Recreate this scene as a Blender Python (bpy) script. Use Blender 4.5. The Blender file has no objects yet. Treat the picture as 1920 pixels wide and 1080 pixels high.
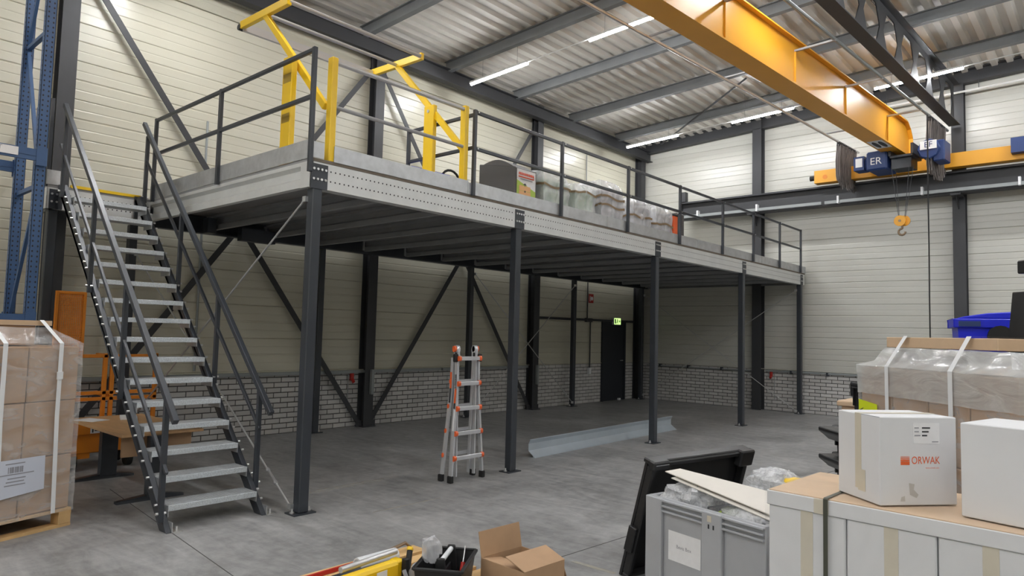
import bpy, bmesh, math, random
from mathutils import Vector, Matrix, noise
random.seed(7)
SC = bpy.context.scene
COL = SC.collection
R = math.radians

# ------------------------------------------------------------------ camera, world, exposure
FPX = 1296.195
yaw, pit, rol = R(48.43797), R(3.75522), R(1.47511)
_f = Vector((math.sin(yaw)*math.cos(pit), math.cos(yaw)*math.cos(pit), math.sin(pit)))
_r = Vector((math.cos(yaw), -math.sin(yaw), 0))
_u = _r.cross(_f)
_r2 = _r*math.cos(rol) + _u*math.sin(rol)
_u2 = _u*math.cos(rol) - _r*math.sin(rol)
cam = bpy.data.cameras.new('camera')
cam.sensor_width = 36.0
cam.lens = FPX/1920*36.0
cam.clip_start = 0.05
cam_o = bpy.data.objects.new('camera', cam)
m3 = Matrix((_r2, _u2, -_f)).transposed()
cam_o.matrix_world = Matrix.Translation((0, 0, 1.65)) @ m3.to_4x4()
COL.objects.link(cam_o)
SC.camera = cam_o

world = bpy.data.worlds.new('world'); SC.world = world
world.use_nodes = True
world.node_tree.nodes['Background'].inputs[0].default_value = (0.75, 0.82, 0.9, 1)
world.node_tree.nodes['Background'].inputs[1].default_value = 0.3

SC.view_settings.view_transform = 'Standard'
SC.view_settings.look = 'None'
SC.view_settings.gamma = 1.0
SC.view_settings.use_curve_mapping = False
SC.view_settings.exposure = 0.0
LAMP = 202.0            # emission of the LED strips

# ------------------------------------------------------------------ materials
MATS = {}
def mat(name, col, rough=0.5, metal=0.0, var=0.0, vscale=3.0, bump=0.0, bscale=40.0, alpha=None, emit=None,
        estr=0.0, stretch=(1, 1, 1), col2=None, rvar=0.0, spec=0.5):
    m = bpy.data.materials.new(name); m.use_nodes = True
    nt = m.node_tree; b = nt.nodes['Principled BSDF']
    b.inputs['Base Color'].default_value = (*col, 1)
    b.inputs['Roughness'].default_value = rough
    b.inputs['Metallic'].default_value = metal
    b.inputs['Specular IOR Level'].default_value = spec
    if alpha is not None: b.inputs['Alpha'].default_value = alpha
    if emit: b.inputs['Emission Color'].default_value = (*emit, 1); b.inputs['Emission Strength'].default_value = estr
    if var or bump or rvar or col2:
        tc = nt.nodes.new('ShaderNodeTexCoord'); mp = nt.nodes.new('ShaderNodeMapping')
        mp.inputs['Scale'].default_value = stretch
        nt.links.new(tc.outputs['Object'], mp.inputs[0])
        n = nt.nodes.new('ShaderNodeTexNoise'); n.inputs['Scale'].default_value = vscale
        n.inputs['Detail'].default_value = 6; n.inputs['Roughness'].default_value = 0.6
        nt.links.new(mp.outputs[0], n.inputs['Vector'])
        if var or col2:
            rp = nt.nodes.new('ShaderNodeValToRGB')
            c2 = col2 or tuple(c*(1-var) for c in col)
            c1 = col if col2 else tuple(min(1, c*(1+var)) for c in col)
            rp.color_ramp.elements[0].position = 0.3; rp.color_ramp.elements[1].position = 0.7
            rp.color_ramp.elements[0].color = (*c2, 1); rp.color_ramp.elements[1].color = (*c1, 1)
            nt.links.new(n.outputs['Fac'], rp.inputs[0]); nt.links.new(rp.outputs[0], b.inputs['Base Color'])
        if rvar:
            mr = nt.nodes.new('ShaderNodeMapRange'); mr.inputs[3].default_value = rough-rvar; mr.inputs[4].default_value = rough+rvar
            nt.links.new(n.outputs['Fac'], mr.inputs[0]); nt.links.new(mr.outputs[0], b.inputs['Roughness'])
        if bump:
            n2 = nt.nodes.new('ShaderNodeTexNoise'); n2.inputs['Scale'].default_value = bscale; n2.inputs['Detail'].default_value = 4
            nt.links.new(mp.outputs[0], n2.inputs['Vector'])
            bp = nt.nodes.new('ShaderNodeBump'); bp.inputs['Strength'].default_value = bump; bp.inputs['Distance'].default_value = 0.01
            nt.links.new(n2.outputs['Fac'], bp.inputs['Height']); nt.links.new(bp.outputs[0], b.inputs['Normal'])
    MATS[name] = m
    return m

STEEL = mat('anthracite_steel', (0.036, 0.041, 0.050), 0.38, 0.0, 0.15, 2.0, rvar=0.06)
STEELW = mat('building_steel', (0.040, 0.041, 0.045), 0.55, 0.0, 0.12, 2.0)
PURL = mat('grey_steel', (0.19, 0.197, 0.203), 0.6, 0.0, 0.1, 2.0)
GALV = mat('galvanised_steel', (0.50, 0.51, 0.52), 0.42, 0.55, 0.14, 9.0, 0.05, 60, stretch=(1, 1, 1), rvar=0.1)
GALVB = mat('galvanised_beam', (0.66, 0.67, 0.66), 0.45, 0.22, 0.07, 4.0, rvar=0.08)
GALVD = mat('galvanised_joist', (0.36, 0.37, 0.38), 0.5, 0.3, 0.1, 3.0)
TREAD = mat('tread_galvanised', (0.62, 0.66, 0.69), 0.42, 0.5, 0.18, 90, 0.5, 160)
CLAD = mat('cream_cladding', (0.585, 0.563, 0.462), 0.30, 0.0, 0.03, 0.8, rvar=0.05)
CLADE = mat('off_white_cladding', (0.535, 0.527, 0.480), 0.30, 0.0, 0.03, 0.8, rvar=0.05)
SHEET = mat('roof_sheet', (0.66, 0.63, 0.58), 0.55, 0.0, 0.05, 0.7)
MORTAR = mat('dark_mortar', (0.075, 0.070, 0.066), 0.9)
DOORM = mat('door_anthracite', (0.020, 0.023, 0.030), 0.5)
YEL = mat('gate_yellow', (0.88, 0.57, 0.012), 0.38, 0.0, 0.04, 3)
CRANE = mat('crane_orange_yellow', (0.78, 0.36, 0.022), 0.42, 0.0, 0.04, 1.2)
ORANGE = mat('lift_orange', (0.72, 0.23, 0.012), 0.42, 0.0, 0.08, 4)
ORANGE2 = mat('ladder_orange', (0.80, 0.13, 0.03), 0.5)
BLUER = mat('rack_blue', (0.045, 0.10, 0.225), 0.42, 0.0, 0.12, 3)
BLUEH = mat('hoist_blue', (0.014, 0.040, 0.150), 0.45, 0.0, 0.1, 4)
BLUEB = mat('bin_blue', (0.012, 0.022, 0.62), 0.35)
BLK = mat('black_plastic', (0.014, 0.014, 0.015), 0.42, 0.0, 0.3, 6, 0.05, 30, rvar=0.1)
RUBB = mat('black_rubber', (0.012, 0.012, 0.012), 0.7)
GREYP = mat('grey_plastic', (0.40, 0.41, 0.43), 0.45, 0.0, 0.05, 4)
WHITEC = mat('white_cardboard', (0.70, 0.705, 0.72), 0.55, 0.0, 0.025, 3)
CARD = mat('brown_cardboard', (0.43, 0.27, 0.155), 0.75, 0.0, 0.07, 6)
CARDE = mat('cardboard_pale', (0.60, 0.43, 0.28), 0.75, 0.0, 0.06, 6)
TAPE = mat('packing_tape', (0.62, 0.57, 0.46), 0.28, 0.0, 0.05, 8)
TAPEB = mat('brown_tape', (0.24, 0.165, 0.09), 0.35)
WHITE = mat('white_strap', (0.80, 0.81, 0.82), 0.45)
PAPER = mat('white_paper', (0.80, 0.80, 0.81), 0.6, 0.0, 0.04, 14, 0.25, 18)
BLUEPAPER = mat('pale_blue_paper', (0.60, 0.63, 0.72), 0.5)
INK = mat('dark_ink', (0.05, 0.05, 0.055), 0.7)
GREYINK = mat('grey_ink', (0.28, 0.28, 0.31), 0.7)
REDP = mat('red_print', (0.75, 0.10, 0.04), 0.6)
RED = mat('red_plastic', (0.45, 0.022, 0.016), 0.4)
NEON = mat('neon_yellow_paper', (0.70, 0.80, 0.02), 0.5)
PINE = mat('pallet_pine', (0.62, 0.40, 0.18), 0.75, 0.0, 0.14, 5, 0.15, 40, stretch=(1, 6, 1))
PINEL = mat('pallet_pine_worn', (0.55, 0.42, 0.29), 0.8, 0.0, 0.12, 5, 0.15, 40, stretch=(6, 1, 1))
DESK = mat('desk_wood', (0.55, 0.33, 0.16), 0.45, 0.0, 0.12, 4, stretch=(5, 1, 1))
ALU = mat('ladder_aluminium', (0.66, 0.67, 0.69), 0.36, 0.55, 0.05, 8)
ZINC = mat('zinc_profile', (0.47, 0.53, 0.58), 0.42, 0.4, 0.06, 3)
CHROME = mat('bolt_zinc', (0.75, 0.75, 0.75), 0.3, 0.8)
DARKG = mat('machine_dark_grey', (0.085, 0.08, 0.078), 0.5, 0.0, 0.05, 3)
MINT = mat('mint_green_board', (0.46, 0.60, 0.46), 0.6)
GREYBOX = mat('pale_grey_board', (0.50, 0.50, 0.52), 0.6)
POSTG = mat('poster_green', (0.42, 0.58, 0.08), 0.5)
POSTO = mat('poster_peach', (0.80, 0.45, 0.20), 0.5)
HOLE = mat('hole_dark', (0.025, 0.025, 0.028), 0.8)
HOLEW = mat('hole_light', (0.62, 0.60, 0.52), 0.8)
CABLE = mat('grey_cable', (0.16, 0.14, 0.13), 0.6, 0.0, 0.5, 3, stretch=(9, 9, 1))
ALLOY = mat('grey_pipe', (0.55, 0.55, 0.55), 0.35, 0.5)
CONDUIT = mat('grey_conduit', (0.30, 0.32, 0.32), 0.5, 0.2)
GREENL = mat('exit_sign_lit', (0.55, 0.8, 0.3), 0.5, emit=(0.62, 0.95, 0.30), estr=1.3)
LEDM = mat('led_tube', (0.9, 0.9, 0.9), 0.5, emit=(0.965, 0.98, 1.0), estr=LAMP)
LAMPW = mat('lamp_housing', (0.75, 0.74, 0.72), 0.4)
MIDG = mat('mid_grey_paint', (0.33, 0.33, 0.34), 0.5)
TUBG = mat('white_tube', (0.72, 0.74, 0.76), 0.4)

def film(name, col, lo, hi, scale=5, stretch=(1, 1, 1), rough=0.16, bump=0.5):
    m = bpy.data.materials.new(name); m.use_nodes = True
    nt = m.node_tree; b = nt.nodes['Principled BSDF']
    b.inputs['Base Color'].default_value = (*col, 1); b.inputs['Roughness'].default_value = rough
    b.inputs['Specular IOR Level'].default_value = 0.8
    tc = nt.nodes.new('ShaderNodeTexCoord'); mp = nt.nodes.new('ShaderNodeMapping'); mp.inputs['Scale'].default_value = stretch
    nt.links.new(tc.outputs['Object'], mp.inputs[0])
    n = nt.nodes.new('ShaderNodeTexNoise'); n.inputs['Scale'].default_value = scale; n.inputs['Detail'].default_value = 5
    n.inputs['Distortion'].default_value = 1.2
    nt.links.new(mp.outputs[0], n.inputs['Vector'])
    mr = nt.nodes.new('ShaderNodeMapRange'); mr.inputs[1].default_value = 0.35; mr.inputs[2].default_value = 0.72
    mr.inputs[3].default_value = lo; mr.inputs[4].default_value = hi
    nt.links.new(n.outputs['Fac'], mr.inputs[0]); nt.links.new(mr.outputs[0], b.inputs['Alpha'])
    bp = nt.nodes.new('ShaderNodeBump'); bp.inputs['Strength'].default_value = bump; bp.inputs['Distance'].default_value = 0.02
    nt.links.new(n.outputs['Fac'], bp.inputs['Height']); nt.links.new(bp.outputs[0], b.inputs['Normal'])
    return m
FILM = film('stretch_film', (0.80, 0.80, 0.80), 0.14, 0.42, 4, (1, 1, 2.4))
FILMT = film('thick_stretch_film', (0.74, 0.755, 0.745), 0.46, 0.66, 3, (1, 1, 3), 0.12, 0.6)
FILMC = film('clear_film', (0.9, 0.9, 0.92), 0.04, 0.12, 3, (1, 1, 1), 0.1)
SHROUD = film('milky_shroud', (0.74, 0.74, 0.76), 0.35, 0.70, 5, (1, 1, 0.5), 0.25)
BUBBLE = film('bubble_wrap_film', (0.80, 0.81, 0.83), 0.45, 0.85, 26, (1, 1, 1), 0.2, 0.8)

# brick material with a shade per brick
BRICK = bpy.data.materials.new('pale_grey_brick'); BRICK.use_nodes = True
_nt = BRICK.node_tree; _b = _nt.nodes['Principled BSDF']; _b.inputs['Roughness'].default_value = 0.85
_oi = _nt.nodes.new('ShaderNodeNewGeometry'); _rp = _nt.nodes.new('ShaderNodeValToRGB')
_rp.color_ramp.elements[0].color = (0.50, 0.485, 0.47, 1); _rp.color_ramp.elements[1].color = (0.62, 0.605, 0.59, 1)
_nt.links.new(_oi.outputs['Random Per Island'], _rp.inputs[0]); _nt.links.new(_rp.outputs[0], _b.inputs['Base Color'])

# concrete floor
FLOORM = bpy.data.materials.new('concrete_floor'); FLOORM.use_nodes = True
nt = FLOORM.node_tree; b = nt.nodes['Principled BSDF']
tc = nt.nodes.new('ShaderNodeTexCoord')
def _noise(scale, detail=6, st=(1, 1, 1), dist=0.0):
    mp = nt.nodes.new('ShaderNodeMapping'); mp.inputs['Scale'].default_value = st
    nt.links.new(tc.outputs['Object'], mp.inputs[0])
    n = nt.nodes.new('ShaderNodeTexNoise'); n.inputs['Scale'].default_value = scale; n.inputs['Detail'].default_value = detail
    n.inputs['Roughness'].default_value = 0.65; n.inputs['Distortion'].default_value = dist
    nt.links.new(mp.outputs[0], n.inputs['Vector']); return n
n1 = _noise(0.9, 8, (1, 1, 1), 0.6); n2 = _noise(9, 8); n3 = _noise(2.2, 7, (2.4, 0.55, 1), 1.5)
rp = nt.nodes.new('ShaderNodeValToRGB')
rp.color_ramp.elements[0].position = 0.40; rp.color_ramp.elements[1].position = 0.61
rp.color_ramp.elements[0].color = (0.185, 0.183, 0.180, 1); rp.color_ramp.elements[1].color = (0.40, 0.396, 0.39, 1)
mx = nt.nodes.new('ShaderNodeMath'); mx.operation = 'ADD'
s1 = nt.nodes.new('ShaderNodeMath'); s1.operation = 'MULTIPLY'; s1.inputs[1].default_value = 0.42
s2 = nt.nodes.new('ShaderNodeMath'); s2.operation = 'MULTIPLY'; s2.inputs[1].default_value = 0.26
s3 = nt.nodes.new('ShaderNodeMath'); s3.operation = 'MULTIPLY_ADD'; s3.inputs[1].default_value = 0.32
nt.links.new(n1.outputs['Fac'], s1.inputs[0]); nt.links.new(n2.outputs['Fac'], s2.inputs[0])
nt.links.new(s1.outputs[0], mx.inputs[0]); nt.links.new(s2.outputs[0], mx.inputs[1])
nt.links.new(n3.outputs['Fac'], s3.inputs[0]); nt.links.new(mx.outputs[0], s3.inputs[2])
nt.links.new(s3.outputs[0], rp.inputs[0]); nt.links.new(rp.outputs[0], b.inputs['Base Color'])
mr = nt.nodes.new('ShaderNodeMapRange'); mr.inputs[3].default_value = 0.28; mr.inputs[4].default_value = 0.62
nt.links.new(n1.outputs['Fac'], mr.inputs[0]); nt.links.new(mr.outputs[0], b.inputs['Roughness'])

# ------------------------------------------------------------------ mesh helpers
class MB:
    def __init__(s): s.v = []; s.f = []; s.M = Matrix.Identity(4)
    def add(s, vs, fs):
        o = len(s.v)
        s.v += [tuple(s.M @ Vector(p)) for p in vs]
        s.f += [tuple(i+o for i in f) for f in fs]; return s
    def box(s, x0, y0, z0, x1, y1, z1):
        return s.add([(x0, y0, z0), (x1, y0, z0), (x1, y1, z0), (x0, y1, z0), (x0, y0, z1), (x1, y0, z1), (x1, y1, z1), (x0, y1, z1)],
                     [(3, 2, 1, 0), (4, 5, 6, 7), (0, 1, 5, 4), (1, 2, 6, 5), (2, 3, 7, 6), (3, 0, 4, 7)])
    def cbox(s, c, d):
        return s.box(c[0]-d[0]/2, c[1]-d[1]/2, c[2]-d[2]/2, c[0]+d[0]/2, c[1]+d[1]/2, c[2]+d[2]/2)
    def taper(s, x0, y0, x1, y1, z0, z1, k):          # box with the top rectangle grown by k on each side
        return s.add([(x0, y0, z0), (x1, y0, z0), (x1, y1, z0), (x0, y1, z0), (x0-k, y0-k, z1), (x1+k, y0-k, z1), (x1+k, y1+k, z1), (x0-k, y1+k, z1)],
                     [(3, 2, 1, 0), (4, 5, 6, 7), (0, 1, 5, 4), (1, 2, 6, 5), (2, 3, 7, 6), (3, 0, 4, 7)])
    def beam(s, a, b, w, h, up=(0, 0, 1)):            # rectangular bar from a to b
        a = Vector(a); b = Vector(b); d = (b-a).normalized(); u = Vector(up)
        if abs(d.dot(u)) > 0.99: u = Vector((0, 1, 0))
        x = d.cross(u).normalized(); z = x.cross(d).normalized()
        vs = []
        for p in (a, b):
            for sx, sz in ((-1, -1), (1, -1), (1, 1), (-1, 1)): vs.append(p + x*sx*w/2 + z*sz*h/2)
        return s.add(vs, [(3, 2, 1, 0), (4, 5, 6, 7), (0, 1, 5, 4), (1, 2, 6, 5), (2, 3, 7, 6), (3, 0, 4, 7)])
    def cyl(s, a, b, r, n=10, r2=None):
        a = Vector(a); b = Vector(b); d = (b-a).normalized(); u = Vector((0, 0, 1)) if abs(d.z) < 0.95 else Vector((1, 0, 0))
        x = d.cross(u).normalized(); y = d.cross(x); r2 = r if r2 is None else r2
        vs = []
        for p, q in ((a, r), (b, r2)):
            for i in range(n): t = 2*math.pi*i/n; vs.append(p + x*q*math.cos(t) + y*q*math.sin(t))
        fs = [(i, (i+1) % n, n+(i+1) % n, n+i) for i in range(n)] + [tuple(range(n))[::-1], tuple(range(n, 2*n))]
        return s.add(vs, fs)
    def tube(s, pts, r, n=8):
        P = [Vector(p) for p in pts]
        vs = []; ref = None
        for i, p in enumerate(P):
            d = (P[min(i+1, len(P)-1)]-P[max(i-1, 0)]).normalized()
            if ref is None: ref = Vector((0, 0, 1)) if abs(d.z) < 0.9 else Vector((1, 0, 0))
            x = d.cross(ref)
            if x.length < 1e-4: x = d.orthogonal()
            x.normalize(); y = d.cross(x).normalized()
            ref = -y if False else x.cross(d)
            for k in range(n): t = 2*math.pi*k/n; vs.append(p + x*r*math.cos(t) + y*r*math.sin(t))
        fs = []
        for i in range(len(P)-1):
            for k in range(n): fs.append((i*n+k, i*n+(k+1) % n, (i+1)*n+(k+1) % n, (i+1)*n+k))
        fs += [tuple(range(n))[::-1], tuple(range((len(P)-1)*n, len(P)*n))]
        return s.add(vs, fs)
    def prism(s, prof, axis, a, b):                  # closed 2D outline swept along an axis; prof are the other two coords in order
        n = len(prof)
        def P(p, t):
            return {'x': (t, p[0], p[1]), 'y': (p[0], t, p[1]), 'z': (p[0], p[1], t)}[axis]
        vs = [P(p, a) for p in prof] + [P(p, b) for p in prof]
        fs = [(i, (i+1) % n, n+(i+1) % n, n+i) for i in range(n)] + [tuple(range(n))[::-1], tuple(range(n, 2*n))]
        return s.add(vs, fs)
    def strip(s, prof, axis, a, b):                  # open outline swept along an axis
        n = len(prof)
        def P(p, t):
            return {'x': (t, p[0], p[1]), 'y': (p[0], t, p[1]), 'z': (p[0], p[1], t)}[axis]
        vs = [P(p, a) for p in prof] + [P(p, b) for p in prof]
        return s.add(vs, [(i, i+1, n+i+1, n+i) for i in range(n-1)])
    def sphere(s, c, r, n=8, sz=1.0):
        c = Vector(c); vs = []; fs = []
        for i in range(n+1):
            ph = math.pi*i/n
            for k in range(2*n): t = math.pi*k/n; vs.append(c + Vector((r*math.sin(ph)*math.cos(t), r*math.sin(ph)*math.sin(t), r*sz*math.cos(ph))))
        for i in range(n):
            for k in range(2*n): fs.append((i*2*n+k, (i+1)*2*n+k, (i+1)*2*n+(k+1) % (2*n), i*2*n+(k+1) % (2*n)))
        return s.add(vs, fs)
    def mesh(s, name, mats, smooth=False, bevel=0.0, merge=True):
        me = bpy.data.meshes.new(name); me.from_pydata(s.v, [], s.f); me.validate()
        bm = bmesh.new(); bm.from_mesh(me)
        if merge: bmesh.ops.remove_doubles(bm, verts=bm.verts, dist=1e-5)
        bmesh.ops.recalc_face_normals(bm, faces=bm.faces)
        if bevel: bmesh.ops.bevel(bm, geom=list(bm.edges), offset=bevel, segments=1, affect='EDGES', clamp_overlap=True)
        bm.to_mesh(me); bm.free()
        if smooth:
            for p in me.polygons: p.use_smooth = True
            me.set_sharp_from_angle(angle=R(38))
        me.materials.append(mats)
        return me

def link(name, me, parent=None, loc=(0, 0, 0), rot=None):
    o = bpy.data.objects.new(name, me); COL.objects.link(o)
    if parent is not None: o.parent = parent
    o.location = loc
    if rot: o.rotation_euler = rot
    return o
def part(name, mb, m, parent, smooth=False, bevel=0.0, world=False, label=None):
    me = mb.mesh(name, m, smooth, bevel)
    loc = (0, 0, 0)
    if world and parent is not None:
        loc = tuple(-c for c in parent.location)
        if parent.parent is not None: loc = (0, 0, 0)
    o = link(name, me, parent, loc)
    if label: o['label'] = label
    return o
def tag(o, label=None, cat=None, group=None, kind=None):
    if label: o['label'] = label
    if cat: o['category'] = cat
    if group: o['group'] = group
    if kind: o['kind'] = kind
    return o
def thing(name, label, cat, loc=(0, 0, 0), rz=0.0, group=None, kind=None):
    o = bpy.data.objects.new(name, None); COL.objects.link(o)
    o.location = loc; o.rotation_euler = (0, 0, rz); o.empty_display_size = 0.1
    return tag(o, label, cat, group, kind)
def copy_tree(o, parent=None):
    c = o.copy(); COL.objects.link(c); c.parent = parent
    for ch in list(o.children): copy_tree(ch, c)
    return c
def text_mesh(txt, size, m, depth=0.0, align='CENTER', shear=0.0, sx=1.0):
    cu = bpy.data.curves.new('lettering', 'FONT'); cu.body = txt; cu.size = size; cu.align_x = align; cu.align_y = 'CENTER'
    cu.extrude = depth; cu.shear = shear
    ob = bpy.data.objects.new('lettering', cu); COL.objects.link(ob)
    dg = bpy.context.evaluated_depsgraph_get()
    me = bpy.data.meshes.new_from_object(ob.evaluated_get(dg))
    bpy.data.objects.remove(ob); bpy.data.curves.remove(cu)
    me.transform(Matrix.Diagonal((sx, 1, 1, 1)))
    me.materials.clear(); me.materials.append(m)
    return me
def text(parent, txt, size, m, loc, rot, name='lettering', sx=1.0):
    return link(name, text_mesh(txt, size, m, sx=sx), parent, loc, rot)
def sub(ca, cb, t): return tuple(a+(b-a)*t for a, b in zip(ca, cb))

# ------------------------------------------------------------------ the setting
XW, YW, XL, YN = 16.42, 9.90, -9.0, -9.0        # end wall face, back wall face, far left, behind the camera
SLOPE = 0.045
def zpur(y): return 6.63 + SLOPE*(9.73-y)      # underside of the purlins
_nt = BRICK.node_tree
_inf = _nt.nodes.new('ShaderNodeObjectInfo'); _ad = _nt.nodes.new('ShaderNodeMath'); _ad.operation = 'ADD'
_fr = _nt.nodes.new('ShaderNodeMath'); _fr.operation = 'FRACT'
_nt.links.new(_inf.outputs['Random'], _ad.inputs[0]); _nt.links.new(_oi.outputs['Random Per Island'], _ad.inputs[1])
_nt.links.new(_ad.outputs[0], _fr.inputs[0]); _nt.links.new(_fr.outputs[0], _rp.inputs[0])

def structure(name, mb, m):
    o = link(name, mb.mesh(name, m)); o['kind'] = 'structure'; return o
floor = structure('floor', MB().box(XL-0.3, YN-0.3, -0.2, XW+0.3, YW+0.4, 0), FLOORM)
JOINT = mat('floor_joint', (0.10, 0.097, 0.092), 0.9)
for (a, c) in (((2.20, 3.2, 0), (2.62, 7.6, 0)), ((4.05, 3.19, 0), (9.4, 2.83, 0)), ((9.4, 2.83, 0), (16.3, 2.4, 0))):
    part('saw_joint', MB().beam((a[0], a[1], 0.0005), (c[0], c[1], 0.0005), 0.006, 0.003), JOINT, floor)
LINE = mat('worn_yellow_line', (0.36, 0.33, 0.25), 0.8, col2=(0.26, 0.256, 0.25), vscale=14)
for (x0, y0, x1, y1) in ((4.1, 6.21, 4.95, 6.235), (3.95, 6.15, 4.9, 6.165), (3.98, 5.13, 4.8, 5.145), (4.18, 2.7, 4.22, 3.06)):
    part('worn_marking', MB().box(x0, y0, 0, x1, y1, 0.0012), LINE, floor)

wall_back = structure('wall_back', MB().box(XL-0.2, YW+0.05, 0, XW+0.25, YW+0.3, 7.6), CLAD)
wall_right = structure('wall_right', MB().box(XW+0.05, YN-0.2, 0, XW+0.3, YW+0.05, 7.9), CLADE)
structure('wall_left', MB().box(XL-0.2, YN-0.2, 0, XL, YW+0.05, 7.9), CLAD)
structure('wall_front', MB().box(XL, YN-0.2, 0, XW+0.05, YN, 7.9), CLAD)

# --- bricks
ZB, CH, BL = 0.953, 0.0794, 0.2445
def brick_rows(u0, u1, gaps):
    out = []
    for r in range(12):
        u = u0 - BL + (0 if r % 2 else BL/2)
        while u < u1:
            a, c = max(u, u0), min(u+BL-0.013, u1)
            segs = [(a, c)]
            for g0, g1 in gaps:
                ns = []
                for p, q in segs:
                    if q <= g0 or p >= g1: ns.append((p, q)); continue
                    if p < g0: ns.append((p, g0))
                    if q > g1: ns.append((g1, q))
                segs = ns
            for p, q in segs:
                if q-p > 0.03: out.append((p, q, r))
            u += BL
    return out
BCACHE = {}
def brick_mesh(L, d):
    k = (round(L, 3), d)
    if k not in BCACHE:
        mb = MB(); h = CH-0.013; e = 0.004
        def ring(y, s):
            return [(-L/2+s, y, s), (L/2-s, y, s), (L/2-s, y, h-s), (-L/2+s, y, h-s)]
        vs = ring(0, e) + ring(e, 0) + ring(0.03, 0)
        fs = [(0, 1, 2, 3)]
        for i in range(4): fs += [(i, (i+1) % 4, 4+(i+1) % 4, 4+i), (4+i, 4+(i+1) % 4, 8+(i+1) % 4, 8+i)]
        if d == 'y': mb.add(vs, fs)
        else: mb.add([(y, x, z) for x, y, z in vs], fs)
        BCACHE[k] = mb.mesh('brick', BRICK)
    return BCACHE[k]
def lay_bricks(wall, rows, axis, face, key, vis):
    rows = sorted(rows, key=lambda t: key((t[0]+t[1])/2))
    shown = [t for t in rows if vis((t[0]+t[1])/2)][:300]; sset = set(shown)
    for p, q, r in shown:
        c = (p+q)/2; L = q-p; z = r*CH+0.006
        j = random.uniform(-0.0015, 0.0015)
        link('brick', brick_mesh(L, axis), wall, (c, face+j, z) if axis == 'y' else (face+j, c, z))
    mb = MB()
    for t in rows:
        if t in sset: continue
        p, q, r = t; z = r*CH+0.006
        if axis == 'y': mb.box(p, face, z, q, face+0.03, z+CH-0.013)
        else: mb.box(face, p, z, face+0.03, q, z+CH-0.013)
    o = link('brickwork', mb.mesh('brickwork', BRICK, merge=False), wall); o['kind'] = 'stuff'
DX0, DX1, DZ = 14.64, 15.68, 2.0
lay_bricks(wall_back, brick_rows(XL, XW, [(DX0, DX1)]), 'y', YW, lambda u: abs(u-2.4), lambda u: u > 2.4)
lay_bricks(wall_right, brick_rows(YN, YW, []), 'x', XW, lambda u: abs(u-3.9), lambda u: u > 3.9)
part('mortar', MB().box(XL, YW+0.008, 0, DX0, YW+0.05, ZB).box(DX1, YW+0.008, 0, XW+0.04, YW+0.05, ZB), MORTAR, wall_back)
part('mortar', MB().box(XW+0.008, YN, 0, XW+0.05, YW+0.04, ZB), MORTAR, wall_right)

# --- cladding trays
def tray(a, c, axis, face):
    P = [(0.014, 0), (0.004, 0.004), (0.0, 0.012), (0.001, 0.115), (0.004, 0.122), (0.004, 0.130), (0.001, 0.137), (0.0, 0.235), (0.009, 0.243), (0.009, 0.256),
         (0.0, 0.267), (0.001, 0.36), (0.004, 0.367), (0.004, 0.375), (0.001, 0.382), (0.0, 0.488), (0.004, 0.496), (0.014, 0.5)]
    mb = MB()
    if axis == 'y': mb.strip([(face+p, z) for p, z in P], 'x', a, c)
    else: mb.strip([(face+p, z) for p, z in P], 'y', a, c)
    return mb
def trays(wall, bays, axis, face, m, zs, skip=None):
    for a, c in bays:
        me = tray(a+0.002, c-0.002, axis, face).mesh('cladding_panel', m)
        for z in zs: link('cladding_panel', me, wall, (0, 0, z))
CX = [-2.2, 2.57, 7.33, 11.8]
ZR = [0.975+0.5*i for i in range(13)]
trays(wall_back, [(XL, -2.2), (-2.2, 2.57), (2.57, 7.33), (7.33, 11.8)], 'y', YW, CLAD, ZR)
trays(wall_back, [(11.8, DX0-0.03), (DX1+0.03, XW)], 'y', YW, CLAD, ZR[:2])
trays(wall_back, [(11.8, XW)], 'y', YW, CLAD, ZR[2:])
trays(wall_right, [(6.56, YW), (2.43, 6.56), (-1.7, 2.43), (YN, -1.7)], 'x', XW, CLADE, ZR)
# sill flashing above the brickwork
for a, c in ((XL, DX0), (DX1, XW)):
    part('flashing', MB().prism([(YW+0.04, 0.953), (YW-0.018, 0.957), (YW-0.018, 0.968), (YW+0.04, 0.992)], 'x', a, c), CLAD, wall_back)
part('flashing', MB().prism([(XW+0.04, 0.953), (XW-0.018, 0.957), (XW-0.018, 0.968), (XW+0.04, 0.992)], 'y', YN, YW), CLADE, wall_right)

# --- steel frame of the hall
def ibeam_z(x, y, z0, z1, w, d, along):           # I column, flanges facing along 'y' or 'x'
    mb = MB(); t = 0.014
    if along == 'y':
        mb.box(x-w/2, y, z0, x+w/2, y+t, z1).box(x-w/2, y+d-t, z0, x+w/2, y+d, z1).box(x-0.005, y+t, z0, x+0.005, y+d-t, z1)
    else:
        mb.box(x, y-w/2, z0, x+t, y+w/2, z1).box(x+d-t, y-w/2, z0, x+d, y+w/2, z1).box(x+t, y-0.005, z0, x+d-t, y+0.005, z1)
    return mb
for x in CX:
    c = part('column', ibeam_z(x, YW-0.19, 0, 6.78, 0.19, 0.19, 'y'), STEELW, wall_back)
    part('gusset_plate', MB().box(x-0.2, YW-0.13, 0.005, x+0.2, YW-0.115, 0.10), STEELW, c)
    part('gusset_plate', MB().box(x-0.16, YW-0.13, 6.1, x+0.16, YW-0.115, 6.42), STEELW, c)
    part('base_plate', MB().box(x-0.13, YW-0.24, 0, x+0.13, YW-0.002, 0.018), STEELW, c)
part('column', ibeam_z(16.2, YW-0.21, 0, 6.78, 0.2, 0.2, 'y'), STEELW, wall_back)
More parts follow.
